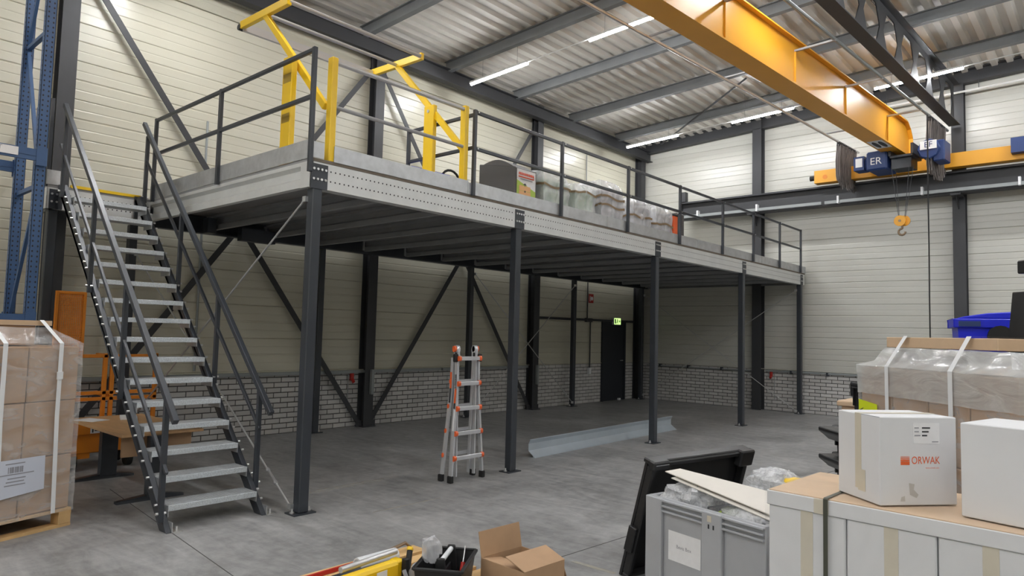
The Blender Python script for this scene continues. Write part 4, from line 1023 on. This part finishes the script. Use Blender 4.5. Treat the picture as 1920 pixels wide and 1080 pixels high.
part('cabinet_body', MB().box(0, 0, 0, 0.16, 0.5, 0.70), ORANGE2, oc, bevel=0.01)
part('grey_side', MB().box(0.165, 0.02, 0, 0.45, 0.5, 0.78), DARKG, oc, bevel=0.01)
part('cap', MB().box(-0.01, -0.01, 0.70, 0.16, 0.5, 0.725), RUBB, oc)
# blue tub stack near the gate
def tub(x, y, z, lx, ly, label, m=BLUEB, h=0.30):
    t = thing('storage_tub', label, 'tub', (x, y, z))
    part('tub_body', MB().taper(0.04, 0.04, lx-0.04, ly-0.04, 0, h, 0.03), m, t, bevel=0.01)
    part('tub_rim', MB().box(-0.02, -0.02, h-0.01, lx+0.02, 0.015, h+0.03).box(-0.02, ly-0.015, h-0.01, lx+0.02, ly+0.02, h+0.03).box(-0.02, 0.015, h-0.01, 0.015, ly-0.015, h+0.03).box(lx-0.015, 0.015, h-0.01, lx+0.02, ly-0.015, h+0.03), m, t, bevel=0.006)
    for k in range(5): part('rim_rib', MB().box(0.08+k*(lx-0.2)/4, -0.035, h-0.05, 0.10+k*(lx-0.2)/4, -0.02, h+0.02), m, t)
    return t
tub(4.72, 6.75, ZD, 0.55, 0.45, 'blue plastic tub behind the gate, partly hidden by a dark railing post', h=0.36)
tub(5.34, 6.40, ZD+0.20, 0.60, 0.42, 'blue plastic tub lying on a black tray behind the second yellow gate post', h=0.20)
single('black_tray', MB().taper(5.30, 6.36, 5.98, 6.86, ZD, ZD+0.20, 0.02), BLK, 'black plastic tray under the blue tub on the mezzanine', 'tray', bevel=0.01)
pu = thing('pump_unit', 'grey motor unit with a curved hose standing beside the grey cabinet', 'machine', (6.1, 6.7, ZD))
part('housing', MB().box(0, 0, 0, 0.30, 0.4, 0.52), MIDG, pu, bevel=0.02)
part('motor', MB().cyl((0.15, -0.1, 0.30), (0.15, 0.0, 0.30), 0.10, 14), GREYP, pu, smooth=True)
part('hose', MB().tube([(0.05+0.16*math.cos(R(a)), -0.12, 0.42+0.14*math.sin(R(a))) for a in range(-30, 215, 20)], 0.016, 8), RUBB, pu, smooth=True)
part('cylinder', MB().cyl((0.45, 0.05, 0.15), (0.45, 0.05, 0.50), 0.06, 14), WHITE, pu, smooth=True)
part('coupling', MB().box(0.28, -0.05, 0.13, 0.62, 0.12, 0.19), RUBB, pu, bevel=0.01)
ht = thing('hand_truck', 'dark tube handle of a small trolley standing on the mezzanine deck', 'trolley', (5.5, 8.6, ZD))
part('handle_frame', MB().tube([(-0.35, 0, 0), (-0.35, 0, 0.75), (-0.32, 0, 0.80), (0.32, 0, 0.80), (0.35, 0, 0.75), (0.35, 0, 0)], 0.016, 8), STEEL, ht, smooth=True)
part('deck_plate', MB().box(-0.36, 0, 0.10, 0.36, 0.5, 0.13), STEEL, ht)
part('white_canister', MB().cyl((-0.05, 0.1, 0.13), (-0.05, 0.1, 0.78), 0.06, 12), WHITE, ht, smooth=True)
for x in (-0.3, 0.3):
    for y in (0.06, 0.44): part('wheel', MB().cyl((x-0.02, y, 0.05), (x+0.02, y, 0.05), 0.05, 12), RUBB, ht, smooth=True)

# ------------------------------------------------------------------ foreground: strapped load of white cartons
WP = thing('white_carton_pallet', 'low strapped and film-wrapped load of white cartons with white top tray', 'pallet load', (3.64, 1.416, 0), R(-3.0))
pallet(WP, 0.0, -1.55, 0.72, 0.0, 0.144, PINE)
for i in range(4):
    y1 = -0.006-0.385*i
    for d in (0, 1):
        o = part('carton', MB().box(0.012+0.355*d, y1-0.378, 0.146, 0.012+0.35+0.355*d, y1, 0.80), WHITEC, WP, bevel=0.006)
        if d == 0: part('tape', MB().box(0.0095, y1-0.225, 0.146, 0.0115, y1-0.165, 0.80), TAPE, o)
part('tray_rim', MB().box(0.0, -1.55, 0.80, 0.010, 0.0, 0.872).box(0.70, -1.55, 0.80, 0.71, 0.0, 0.872).box(0.010, -0.010, 0.80, 0.70, 0.0, 0.872).box(0.010, -1.55, 0.80, 0.70, -1.54, 0.872), WHITEC, WP, bevel=0.003)
part('tray_top', MB().box(0.008, -1.542, 0.868, 0.702, -0.008, 0.878), CARDE, WP, bevel=0.002)
part('tape', MB().box(-0.0015, -0.31, 0.80, 0.0, -0.24, 0.872), TAPE, WP)
shell('clear_wrap', WP, FILMC, [(-0.006, -1.56, 0.715, 0.006, 0.15), (-0.006, -1.56, 0.715, 0.006, 0.876), (0.03, -1.52, 0.68, -0.03, 0.8805)], 12, 18, 0.004, 9)
STRG = mat('dark_olive_strap', (0.065, 0.068, 0.05), 0.45)
strap(WP, [(-0.012, -0.30, 0.15), (-0.012, -0.30, 0.879), (0.0, -0.30, 0.884), (0.71, -0.30, 0.884), (0.723, -0.30, 0.15)], 0.022, (0, 1, 0), STRG)

def white_carton(loc, rz, a, c_, h, label):
    # local: corner at origin, right face along +x, left face along +y
    t = thing('white_carton', label, 'box', loc, rz, 'white cartons on the strapped load')
    part('carton_body', MB().box(0, 0, 0, a, c_, h), WHITEC, t, bevel=0.004)
    part('flap_seam', MB().box(0.0, c_/2-0.0015, h, a, c_/2+0.0015, h+0.0008), GREYINK, t)
    part('flap_edge', MB().box(-0.001, 0.0, h-0.003, 0.0, c_*0.5, h-0.0005), GREYINK, t)
    part('tape', MB().box(-0.0012, c_/2-0.025, h*0.12, 0, c_/2+0.022, h), TAPE, t)
    part('tape', MB().box(-0.0018, c_/2-0.055, h*0.10, -0.0012, c_/2-0.0, h*0.35), TAPE, t)
    part('tape', MB().box(0, c_/2-0.025, h+0.0008, a, c_/2+0.025, h+0.002), TAPE, t)
    return t
rz = math.atan2(-0.266, 0.319)
WB = white_carton((3.643, 0.880, 0.8845), rz, 0.408, 0.318, 0.415, 'white carton with the orange printed logo on the strapped load')
ORP = mat('logo_orange', (0.78, 0.13, 0.03), 0.6)
for k, (z0, z1) in enumerate(((0.190, 0.206), (0.2075, 0.214), (0.2165, 0.220), (0.223, 0.2255), (0.2285, 0.230))):
    part('logo_bar', MB().box(0.108, -0.0012, z0, 0.155, -0.0004, z1), ORP, WB)
text(WB, 'ORWAK', 0.050, ORP, (0.240, -0.0014, 0.210), (R(90), 0, 0), 'logo_lettering', 0.80)
text(WB, 'www.orwak.com', 0.0105, ORP, (0.275, -0.0014, 0.176), (R(90), 0, 0))
lb = part('carton_label', MB().box(0.175, -0.0012, 0.29, 0.315, -0.0004, 0.388), PAPER, WB)
for k in range(3):
    part('label_print', MB().box(0.182, -0.0022, 0.362-k*0.018, 0.205+0.008*(k == 2), -0.0013, 0.367-k*0.018), GREYINK, lb)
    part('label_print', MB().box(0.222, -0.0022, 0.361-k*0.018, 0.265-0.008*k, -0.0013, 0.368-k*0.018), INK, lb)
part('label_print', MB().box(0.275, -0.0022, 0.297, 0.308, -0.0013, 0.301), GREYINK, lb)
SCUFF = mat('scuffed_card', (0.50, 0.49, 0.47), 0.8)
part('scuff', MB().add([(0.155, -0.001, 0.05), (0.19, -0.001, 0.035), (0.20, -0.001, 0.05), (0.175, -0.001, 0.075), (0.18, -0.001, 0.10), (0.15, -0.001, 0.105)], [tuple(range(6))]), SCUFF, WB)
part('scuff', MB().add([(0.105, -0.001, 0.02), (0.13, -0.001, 0.02), (0.128, -0.001, 0.045), (0.11, -0.001, 0.04)], [tuple(range(4))]), SCUFF, WB)
WB2 = white_carton((3.60, -0.00, 0.8845), R(-12), 0.40, 0.58, 0.415, 'plain white taped carton cut off by the picture edge on the strapped load')

# ------------------------------------------------------------------ grey pallet box with packing waste
ang = math.atan2(-0.21, -0.856)
bd = Vector((-0.2382, -0.9712, 0)); bn = Vector((0.9712, -0.2382, 0))     # along the front to the right, and away from the camera
PB = thing('grey_pallet_box', 'grey plastic pallet box full of packing waste with a paper note', 'crate', (4.04, 2.346, 0), math.atan2(bn.y, bn.x))
# local x = depth, local -y = along the front
PW, PD, PH = 0.875, 0.76, 0.63
part('side_wall', MB().box(0, -PW, 0.10, 0.03, 0, PH), GREYP, PB, bevel=0.004)
part('side_wall', MB().box(PD-0.03, -PW, 0.10, PD, 0, PH), GREYP, PB, bevel=0.004)
part('side_wall', MB().box(0.03, -0.03, 0.10, PD-0.03, 0, PH), GREYP, PB, bevel=0.004)
part('side_wall', MB().box(0.03, -PW, 0.10, PD-0.03, -PW+0.03, PH), GREYP, PB, bevel=0.004)
part('bottom', MB().box(0.03, -PW+0.03, 0.10, PD-0.03, -0.03, 0.14), GREYP, PB)
for x in (0.06, PD/2, PD-0.06):
    for y in (-0.08, -PW/2, -PW+0.08): part('foot', MB().box(x-0.05, y-0.06, 0, x+0.05, y+0.06, 0.10), GREYP, PB, bevel=0.005)
for a, c_ in ((-0.135, 0.0), (-0.60, -0.455)):
    part('front_column', MB().box(-0.03, a, 0.10, 0.0, c_, PH), GREYP, PB, bevel=0.006)
for a, c_ in ((-0.455, -0.135), (-PW, -0.60)):
    for z in (PH-0.012, PH-0.045, PH-0.075): part('front_rib', MB().box(-0.026, a, z-0.006, 0.0, c_, z+0.006), GREYP, PB, bevel=0.002)
for y in (-0.51, -0.545): part('slot', MB().box(-0.0312, y-0.005, 0.535, -0.03, y+0.005, 0.56), HOLE, PB)
nt_ = part('paper_note', MB().box(-0.0025, -0.43, 0.265, -0.0005, -0.175, 0.445), PAPER, PB)
text(PB, 'Bevis Box', 0.03, GREYINK, (-0.0035, -0.30, 0.358), (R(90), 0, R(-90)))
part('tape_remnant', MB().box(-0.0315, -0.53, 0.575, -0.03, -0.50, 0.61), TAPE, PB)

def crumple(name, label, cat, loc, size, seed, m, rz=0, nu=22, nv=14, amp=0.35, group=None):
    rnd = Vector((seed*2.3, seed*0.7, seed))
    mb = MB()
    for j in range(nv+1):
        ph = math.pi*j/nv
        for i in range(nu):
            t = 2*math.pi*i/nu
            d = Vector((math.sin(ph)*math.cos(t), math.sin(ph)*math.sin(t), math.cos(ph)))
            e = Vector((math.copysign(abs(d.x)**0.75, d.x), math.copysign(abs(d.y)**0.75, d.y), math.copysign(abs(d.z)**0.8, d.z)))
            k = 1+amp*(noise.noise(d*2.3+rnd)+0.5*noise.noise(d*6+rnd)+0.25*abs(noise.noise(d*13+rnd)))
            mb.v.append((e.x*size[0]*k, e.y*size[1]*k, e.z*size[2]*k))
    for j in range(nv):
        for i in range(nu): mb.f.append((j*nu+i, (j+1)*nu+i, (j+1)*nu+(i+1) % nu, j*nu+(i+1) % nu))
    o = link(name, mb.mesh(name, m, True), None, loc, (0, 0, rz)); return tag(o, label, cat, group)
def pb(x, y, z):                                   # a point given in the pallet box's own frame
    return tuple(Vector((4.04, 2.346, 0)) + bn*x + bd*(-y) + Vector((0, 0, z)))
brz = math.atan2(bn.y, bn.x)
crumple('bubble_wrap', 'crumpled bubble wrap heap under the pale board in the grey box', 'bubble wrap', pb(0.24, -0.22, 0.62), (0.20, 0.17, 0.095), 3, BUBBLE, brz, 30, 18, group='bubble wrap in the grey box')
crumple('bubble_wrap', 'bubble wrap roll spilling over the front rim of the grey box', 'bubble wrap', pb(0.13, -0.68, 0.585), (0.10, 0.20, 0.075), 8, BUBBLE, brz, 30, 18, 0.25, group='bubble wrap in the grey box')
crumple('bubble_wrap', 'upright clear bubble wrap piece behind the pale board', 'bubble wrap', pb(0.60, -0.52, 0.72), (0.13, 0.16, 0.10), 12, BUBBLE, brz, 26, 16, 0.3, group='bubble wrap in the grey box')
crumple('foam_piece', 'small yellow foam piece among the bubble wrap', 'foam', pb(0.60, -0.66, 0.76), (0.07, 0.06, 0.035), 5, YEL, brz, 14, 8, 0.2)
crumple('packing_filler', 'dark mixed packing waste filling the bottom of the grey box', 'packing waste', pb(0.38, -0.44, 0.40), (0.28, 0.34, 0.18), 15, MIDG, brz, 24, 14, 0.15)
single('green_scrap', MB().add([pb(0.08, -0.47, 0.60), pb(0.20, -0.47, 0.63), pb(0.19, -0.56, 0.62), pb(0.07, -0.54, 0.59), pb(0.08, -0.47, 0.59), pb(0.20, -0.47, 0.62), pb(0.19, -0.56, 0.61), pb(0.07, -0.54, 0.58)], [(0, 1, 2, 3), (7, 6, 5, 4), (0, 4, 5, 1), (1, 5, 6, 2), (2, 6, 7, 3), (3, 7, 4, 0)]), POSTG, 'small green scrap between the bubble wrap and box rim', 'scrap')
# pale board leaning across the box
BOARD = mat('pale_board', (0.70, 0.66, 0.60), 0.7, 0.0, 0.03, 4)
def slab(name, pts, th, m, label, cat):
    P = [Vector(p) for p in pts]; n = (P[1]-P[0]).cross(P[2]-P[0]).normalized()*th
    mb = MB().add(P+[p+n for p in P], [(3, 2, 1, 0), (4, 5, 6, 7), (0, 1, 5, 4), (1, 2, 6, 5), (2, 3, 7, 6), (3, 0, 4, 7)])
    return single(name, mb, m, label, cat)
slab('card_board', [pb(0.12, -0.03, 0.765), pb(0.10, -0.86, 0.665), pb(0.46, -0.84, 0.70), pb(0.24, -0.05, 0.775)], 0.006, BOARD, 'large pale board lying slanted across the grey box', 'cardboard')
slab('card_board', [pb(0.10, -0.10, 0.738), pb(0.07, -0.86, 0.645), pb(0.40, -0.84, 0.665), pb(0.22, -0.12, 0.752)], 0.005, BOARD, 'second pale board just below the slanted one on the grey box', 'cardboard')

# black lid leaning on the box
LI = thing('pallet_box_cover', 'scuffed black plastic box cover leaning upright against the grey box', 'cover', (4.20, 2.66, 0))
u = Vector((0.978, -0.206, 0)).normalized(); up = Vector((-0.02, -0.215, 0.82)).normalized(); nn = u.cross(up).normalized()
if nn.y > 0: nn = -nn
def lid_box(a0, a1, h0, h1, t0, t1):
    mb = MB(); vs = []
    for t in (t0, t1):
        for h in (h0, h1):
            for a in (a0, a1): vs.append(u*a+up*h+nn*t)
    return mb.add(vs, [(0, 1, 3, 2), (4, 6, 7, 5), (0, 2, 6, 4), (1, 5, 7, 3), (0, 4, 5, 1), (2, 3, 7, 6)])
LH, LL = 0.85, 1.08
part('lid_panel', lid_box(0, LL, 0.0, LH, -0.012, 0.012), BLK, LI, bevel=0.004)
for (a0, a1, h0, h1) in ((0, LL, LH-0.035, LH), (0, LL, 0, 0.035), (0, 0.04, 0.035, LH-0.035), (LL-0.04, LL, 0.035, LH-0.035)):
    part('lid_rim', lid_box(a0, a1, h0, h1, 0.012, 0.075), BLK, LI, bevel=0.008)
part('lid_back_rim', lid_box(-0.015, LL+0.015, LH-0.02, LH+0.012, -0.02, 0.06), BLK, LI, bevel=0.008)
part('corner_cap', lid_box(LL-0.14, LL+0.02, LH-0.11, LH+0.015, 0.04, 0.10), BLK, LI, bevel=0.01)
part('corner_cap', lid_box(-0.02, 0.14, LH-0.05, LH+0.015, 0.04, 0.09), BLK, LI, bevel=0.01)
part('clip', lid_box(-0.03, 0.0, 0.20, 0.38, 0.0, 0.07), BLK, LI, bevel=0.006)
part('worn_edge', lid_box(0.0, 0.13, LH-0.012, LH-0.008, 0.09, 0.0915), GREYP, LI)

# ------------------------------------------------------------------ open carton on the floor
OC = thing('open_carton', 'small brown cardboard carton with its flaps open on the floor', 'box', (3.07, 2.572, 0), R(-3))
ow, od, oh = 0.35, 0.36, 0.30
for a in ((0, 0, ow, 0.006), (0, od-0.006, ow, od), (0, 0.006, 0.006, od-0.006), (ow-0.006, 0.006, ow, od-0.006)):
    part('carton_wall', MB().box(a[0], a[1], 0, a[2], a[3], oh), CARD, OC)
part('carton_bottom', MB().box(0.006, 0.006, 0, ow-0.006, od-0.006, 0.006), CARD, OC)
def flap(pts, nm='flap'):
    P = [Vector(p) for p in pts]; n = (P[1]-P[0]).cross(P[2]-P[0]).normalized()*0.005
    part(nm, MB().add(P+[p+n for p in P], [(3, 2, 1, 0), (4, 5, 6, 7), (0, 1, 5, 4), (1, 2, 6, 5), (2, 3, 7, 6), (3, 0, 4, 7)]), CARD, OC)
flap([(0.0, od, oh), (ow, od, oh), (ow, od+0.03, oh+0.145), (0.0, od+0.03, oh+0.145)])
flap([(0.0, 0, oh), (ow, 0, oh), (ow, 0.155, oh+0.05), (0.0, 0.155, oh+0.05)])
flap([(0.0, 0.02, oh), (0.0, od-0.01, oh), (0.16, od-0.01, oh-0.025), (0.16, 0.02, oh-0.025)])
flap([(ow, 0.02, oh), (ow, od-0.01, oh), (ow+0.06, od-0.01, oh-0.14), (ow+0.06, 0.02, oh-0.14)])

# ------------------------------------------------------------------ tool pallet
TP = thing('tool_pallet', 'wooden pallet on the floor carrying tools beside the open carton', 'pallet', (2.10, 2.98, 0))
pallet(TP, 0, 0, 1.20, 0.82, 0.144, PINE)
TZ = 0.1445
# black tool tote
TT = thing('tool_tote', 'open black plastic tool tote with a white tube handle', 'tool box', (2.865, 3.0, TZ), R(33))
tw, td, th_ = 0.40, 0.27, 0.18
for a in (((-tw/2, -td/2), (tw/2, -td/2)), ((tw/2, -td/2), (tw/2, td/2)), ((tw/2, td/2), (-tw/2, td/2)), ((-tw/2, td/2), (-tw/2, -td/2))):
    (x0, y0), (x1, y1) = a; k0 = 0.86
    P = [Vector((x0*k0, y0*k0, 0)), Vector((x1*k0, y1*k0, 0)), Vector((x1, y1, th_)), Vector((x0, y0, th_))]
    n = (P[1]-P[0]).cross(P[2]-P[0]).normalized()*-0.006
    part('tote_wall', MB().add(P+[p+n for p in P], [(3, 2, 1, 0), (4, 5, 6, 7), (0, 1, 5, 4), (1, 2, 6, 5), (2, 3, 7, 6), (3, 0, 4, 7)]), BLK, TT)
    part('tote_rim', MB().beam((x0*1.02, y0*1.02, th_), (x1*1.02, y1*1.02, th_), 0.022, 0.016), BLK, TT, bevel=0.003)
part('tote_floor', MB().box(-tw*0.43, -td*0.43, 0, tw*0.43, td*0.43, 0.006), BLK, TT)
for s in (-1, 1):
    part('handle_upright', MB().prism([(-0.05, 0.02), (0.05, 0.02), (0.022, 0.225), (-0.022, 0.225)], 'x', s*0.13-0.012, s*0.13+0.012), BLK, TT, bevel=0.004)
part('divider', MB().box(-0.13, -0.006, 0.006, 0.13, 0.006, 0.13), BLK, TT)
part('tube_handle', MB().cyl((-0.13, 0, 0.205), (0.13, 0, 0.205), 0.015, 12), TUBG, TT, smooth=True)
def at_tt(x, y, z):
    return tuple(TT.matrix_basis @ Vector((x, y, z)))
bpy.context.view_layer.update()
sd = thing('screwdriver', 'screwdriver with a red handle standing in the black tote', 'screwdriver', at_tt(0.10, -0.06, 0.012), R(-22), None)
part('blade', MB().cyl((0.03, 0.02, 0.11), (0.055, 0.05, 0.20), 0.004, 6), CHROME, sd, smooth=True)
part('handle', MB().cyl((0, -0.015, 0.0), (0.03, 0.02, 0.115), 0.014, 10), RED, sd, smooth=True)
crumple('plastic_bag', 'small crumpled clear plastic bag tucked behind the tote handle', 'bag', at_tt(-0.02, 0.085, 0.235), (0.055, 0.03, 0.07), 21, SHROUD, R(-20), 20, 12, 0.35)
crumple('screw_bag', 'small bag of shiny screws lying in the black tote', 'screws', at_tt(-0.02, -0.075, 0.04), (0.07, 0.03, 0.03), 25, ALU, R(-20), 18, 10, 0.3)
pr = thing('red_bar', 'long thin red steel bar lying along the far edge of the tool pallet', 'bar', (2.20, 3.70, TZ))
part('bar', MB().beam((0, 0, 0.012), (0.72, 0.02, 0.014), 0.018, 0.022), RED, pr)
part('bent_end', MB().tube([(0.70, 0.02, 0.012), (0.82, 0.03, 0.03), (0.98, 0.04, 0.05), (1.02, 0.02, 0.012)], 0.011, 6), HOOKM, pr, smooth=True)
wt = thing('white_tube', 'short white plastic tube lying beside the red bar', 'tube', (2.68, 3.60, TZ))
part('tube', MB().cyl((0, 0, 0.045), (0.30, 0.0, 0.045), 0.045, 16), TUBG, wt, smooth=True)
part('lining', MB().cyl((-0.002, 0, 0.045), (0.0, 0, 0.045), 0.036, 16), GREYP, wt)
single('black_profile', MB().beam((2.20, 3.52, TZ+0.021), (2.92, 3.56, TZ+0.021), 0.07, 0.04), STEEL, 'dark flat steel profile between the red bar and yellow case', 'profile', bevel=0.004)
yc = thing('yellow_case', 'bright yellow tool with a grey tube on top lying on the pallet', 'tool', (2.36, 3.26, TZ), R(4))
part('tool_body', MB().prism([(0, 0), (0.12, 0), (0.12, 0.10), (0.04, 0.135), (0, 0.12)], 'x', 0, 0.40), YEL, yc, bevel=0.012)
part('grey_tube', MB().cyl((0.02, 0.08, 0.15), (0.46, 0.10, 0.15), 0.018, 12), ALLOY, yc, smooth=True)
part('label', MB().box(0.22, -0.0015, 0.03, 0.30, 0, 0.10), WHITE, yc)
part('grip', MB().box(0.40, 0.02, 0.02, 0.46, 0.10, 0.12), YEL, yc, bevel=0.01)
part('print', MB().box(0.10, -0.0015, 0.05, 0.18, 0, 0.07), INK, yc)
hm = thing('claw_hammer', 'hammer with a dark handle tipped in yellow standing by the tote', 'hammer', (2.86, 3.34, TZ), R(20))
part('handle', MB().beam((0, 0, 0.0), (0.085, 0.03, 0.135), 0.035, 0.028), RUBB, hm, bevel=0.008)
part('tip', MB().beam((0.080, 0.028, 0.126), (0.093, 0.032, 0.148), 0.038, 0.03), YEL, hm, bevel=0.006)
sq = single('steel_square', MB().box(2.79, 3.27, TZ, 2.82, 3.31, TZ+0.13), RUBB, 'dark upright bar standing between the yellow tool and the hammer', 'bar', bevel=0.003)
crumple('hand_tools', 'bundle of grey and yellow hand pliers lying beside the tote', 'pliers', (2.86, 3.22, TZ+0.05), (0.05, 0.06, 0.055), 31, MIDG, 0, 16, 10, 0.4)
kn = thing('red_handled_pliers', 'pliers with red grips lying in front of the black tote', 'pliers', (2.63, 2.99+0.02, TZ), R(30))
part('grips', MB().tube([(0, 0, 0.01), (0.03, 0.02, 0.05), (0.05, 0.06, 0.10)], 0.011, 8).tube([(0.03, -0.01, 0.01), (0.05, 0.02, 0.05), (0.06, 0.06, 0.10)], 0.011, 8), RED, kn, smooth=True)
part('jaws', MB().beam((0.055, 0.06, 0.10), (0.07, 0.085, 0.14), 0.02, 0.012), MIDG, kn)

# ------------------------------------------------------------------ big wrapped load, bins and truck at the right
BWd = Vector((-0.674, -0.739, 0)); BWn = Vector((0.739, -0.674, 0))
BW = thing('wrapped_load', 'large brown load wrapped in cloudy film with two white straps', 'pallet load', (6.53, 1.73, 0), math.atan2(BWn.y, BWn.x))
# local x = depth away, local -y along the front towards the right
FW, FD = 1.66, 0.95
pallet(BW, 0, -FW, FD, 0, 0.144, PINE)
for i in range(4):
    for j, (z0, z1) in enumerate(((0.146, 0.78), (0.785, 1.44))):
        part('carton', MB().box(0.01, -0.41*i-0.405, z0, FD-0.02, -0.41*i-0.008, z1), CARD, BW, bevel=0.008)
part('upper_carton', MB().box(0.16, -1.38, 1.445, FD-0.1, -0.20, 1.60), GREYBOX, BW, bevel=0.01)
part('top_board', MB().box(0.12, -1.36, 1.615, FD-0.05, -0.19, 1.70), CARDE, BW, bevel=0.004)
shell('cloudy_film', BW, FILMT, [(-0.012, -FW-0.012, FD+0.012, 0.012, 1.22), (-0.012, -FW-0.012, FD+0.012, 0.012, 1.455), (0.06, -FW+0.12, FD-0.03, -0.12, 1.50), (0.12, -1.46, FD-0.05, -0.17, 1.61)], 12, 22, 0.014, 13, cap=False, freq=8)
shell('stretch_film', BW, FILM, [(-0.006, -FW-0.006, FD+0.006, 0.006, 0.13), (-0.006, -FW-0.006, FD+0.006, 0.006, 1.22)], 12, 20, 0.006, 17, cap=False)
for y0, y1 in ((-0.40, -0.46), (-1.10, -1.13)):
    strap(BW, [(-0.022, y0, 0.13), (-0.025, y0, 1.0), (-0.03, y0-0.0, 1.46), (0.10, y1, 1.712), (FD-0.04, y1, 1.712)], 0.045, (0, 1, 0), WHITE)
ns = part('neon_note', MB().add([(-0.024, -0.02, 0.95), (-0.024, -0.27, 0.95), (-0.024, -0.27, 1.14), (-0.024, -0.02, 1.165)], [(0, 1, 2, 3)]), NEON, BW)
text(BW, 'ZDA', 0.075, INK, (-0.026, -0.065, 1.02), (R(90), R(-90), R(-90)))
text(BW, 'ZE', 0.03, INK, (-0.026, -0.12, 1.02), (R(90), R(-90), R(-90)))

def wheelie(loc, rz, m, label, w=0.58, d=0.62, h=1.0, wheels=True, group='nested bins'):
    t = thing('wheelie_bin', label, 'bin', loc, rz, group)
    k = 0.80
    def ring(s, z): return [(-w/2*s, -d/2*s, z), (w/2*s, -d/2*s, z), (w/2*s, d/2*s, z), (-w/2*s, d/2*s, z)]
    vs = ring(k, 0) + ring(0.96, h-0.06) + ring(0.92, h-0.06) + ring(k-0.05, 0.02)
    fs = [(3, 2, 1, 0), (12, 13, 14, 15)]
    for i in range(4): j = (i+1) % 4; fs += [(i, j, 4+j, 4+i), (4+i, 4+j, 8+j, 8+i), (8+i, 8+j, 12+j, 12+i)]
    part('bin_body', MB().add(vs, fs), m, t)
    o_, i_ = 0.53*w, 0.47*w
    mb = MB()
    for (x0, y0, x1, y1) in ((-o_, -d*0.53, o_, -d*0.46), (-o_, d*0.46, o_, d*0.53), (-o_, -d*0.46, -i_, d*0.46), (i_, -d*0.46, o_, d*0.46)): mb.box(x0, y0, h-0.09, x1, y1, h)
    part('bin_rim', mb, m, t, bevel=0.008)
    part('handle', MB().tube([(-0.22*w, d*0.5, h-0.03), (-0.22*w, d*0.62, h-0.015), (0.22*w, d*0.62, h-0.015), (0.22*w, d*0.5, h-0.03)], 0.016, 8), m, t, smooth=True)
    for x in (-0.3*w, 0.0, 0.3*w): part('rim_rib', MB().box(x-0.008, d*0.53, h-0.14, x+0.008, d*0.575, h-0.02), m, t)
    return t
bl = (8.42, 0.97)
for k, (z, lb) in enumerate(((0.0, 'bottom blue bin of the nested stack behind the wrapped load'), (0.31, 'second blue bin from the floor in the nested stack'), (0.62, 'blue bin just under the topmost one, only its rim showing'), (0.93, 'topmost blue bin of the stack behind the wrapped load'))):
    b_ = wheelie((bl[0], bl[1], z-0.05 if k else 0.0), R(-76), BLUEB, lb, 0.72, 0.60, 1.03, group='nested blue bins')
    if k == 3:
        part('domed_lid', MB().prism([(-0.36, 1.03), (-0.30, 1.05), (-0.1, 1.085), (0.1, 1.10), (0.36, 1.10), (0.36, 1.03)], 'y', -0.30, 0.30), BLUEB, b_, bevel=0.01)
        part('black_badge', MB().cyl((0, -0.262, 0.86), (0, -0.335, 0.86), 0.105, 16), RUBB, b_, smooth=True)
    part('rim_pocket', MB().box(-0.34, -0.335, 0.955, -0.16, -0.318, 1.005).box(0.16, -0.335, 0.955, 0.34, -0.318, 1.005), MATS['hoist_blue'], b_)
def blackbin(loc, rz, label):
    return wheelie(loc, rz, BLK, label, 0.48, 0.50, 0.80, group='nested black bins')
for z, lb in ((0.0, 'lower of two nested black bins behind the white carton'), (0.205, 'upper of two nested black bins behind the white carton')):
    t = blackbin((5.72, 1.36, z), R(41.5), lb)
    part('side_handle', MB().prism([(0.26, 0.80), (0.40, 0.795), (0.40, 0.765), (0.36, 0.735), (0.32, 0.70), (0.24, 0.70)], 'x', -0.18, 0.18), BLK, t, bevel=0.006)
t = blackbin((7.29, 1.66, 0.0), R(41), 'black bin standing at the end of the wrapped load'); t.scale = (1, 1, 1.58)
single('flat_cardboard_stack', MB().box(8.75, 2.25, 0, 9.2, 2.52, 0.90).box(8.7, 2.2, 0.90, 9.25, 2.56, 0.96), CARDE, 'short stack of flattened cardboard by the end wall bins', 'cardboard', bevel=0.01)

# pallet stacker at the right edge
PS = thing('pallet_stacker', 'black pallet stacker mast and tilted panel at the picture edge', 'stacker', (7.14, 0.04, 0), R(48))
part('chassis', MB().box(-0.40, -0.45, 0.08, 0.40, 0.35, 0.85), BLK, PS, bevel=0.03)
for x in (-0.27, 0.27):
    part('mast_channel', MB().box(x-0.05, 0.35, 0.05, x+0.05, 0.45, 2.35), BLK, PS)
    part('fork', MB().box(x-0.08, 0.45, 0.05, x+0.08, 0.52, 0.11), BLK, PS)
    part('wheel', MB().cyl((x-0.04, -0.2, 0.08), (x+0.04, -0.2, 0.08), 0.08, 14), RUBB, PS, smooth=True)
part('crosshead', MB().box(-0.36, 0.32, 2.25, 0.40, 0.48, 2.36), BLK, PS, bevel=0.01)
part('head_box', MB().box(-0.45, 0.28, 2.12, -0.20, 0.52, 2.28), BLK, PS, bevel=0.01)
part('load_guard', MB().add([(-0.62, 0.55, 1.2), (0.42, 0.55, 1.2), (0.42, 0.44, 2.10), (-0.50, 0.44, 2.10), (-0.62, 0.62, 1.2), (0.42, 0.62, 1.2), (0.42, 0.51, 2.10), (-0.50, 0.51, 2.10)], [(3, 2, 1, 0), (4, 5, 6, 7), (0, 1, 5, 4), (1, 2, 6, 5), (2, 3, 7, 6), (3, 0, 4, 7)]), BLK, PS, bevel=0.008)
part('grey_bar', MB().box(-0.36, 0.30, 1.78, 0.3, 0.33, 1.90), MIDG, PS)
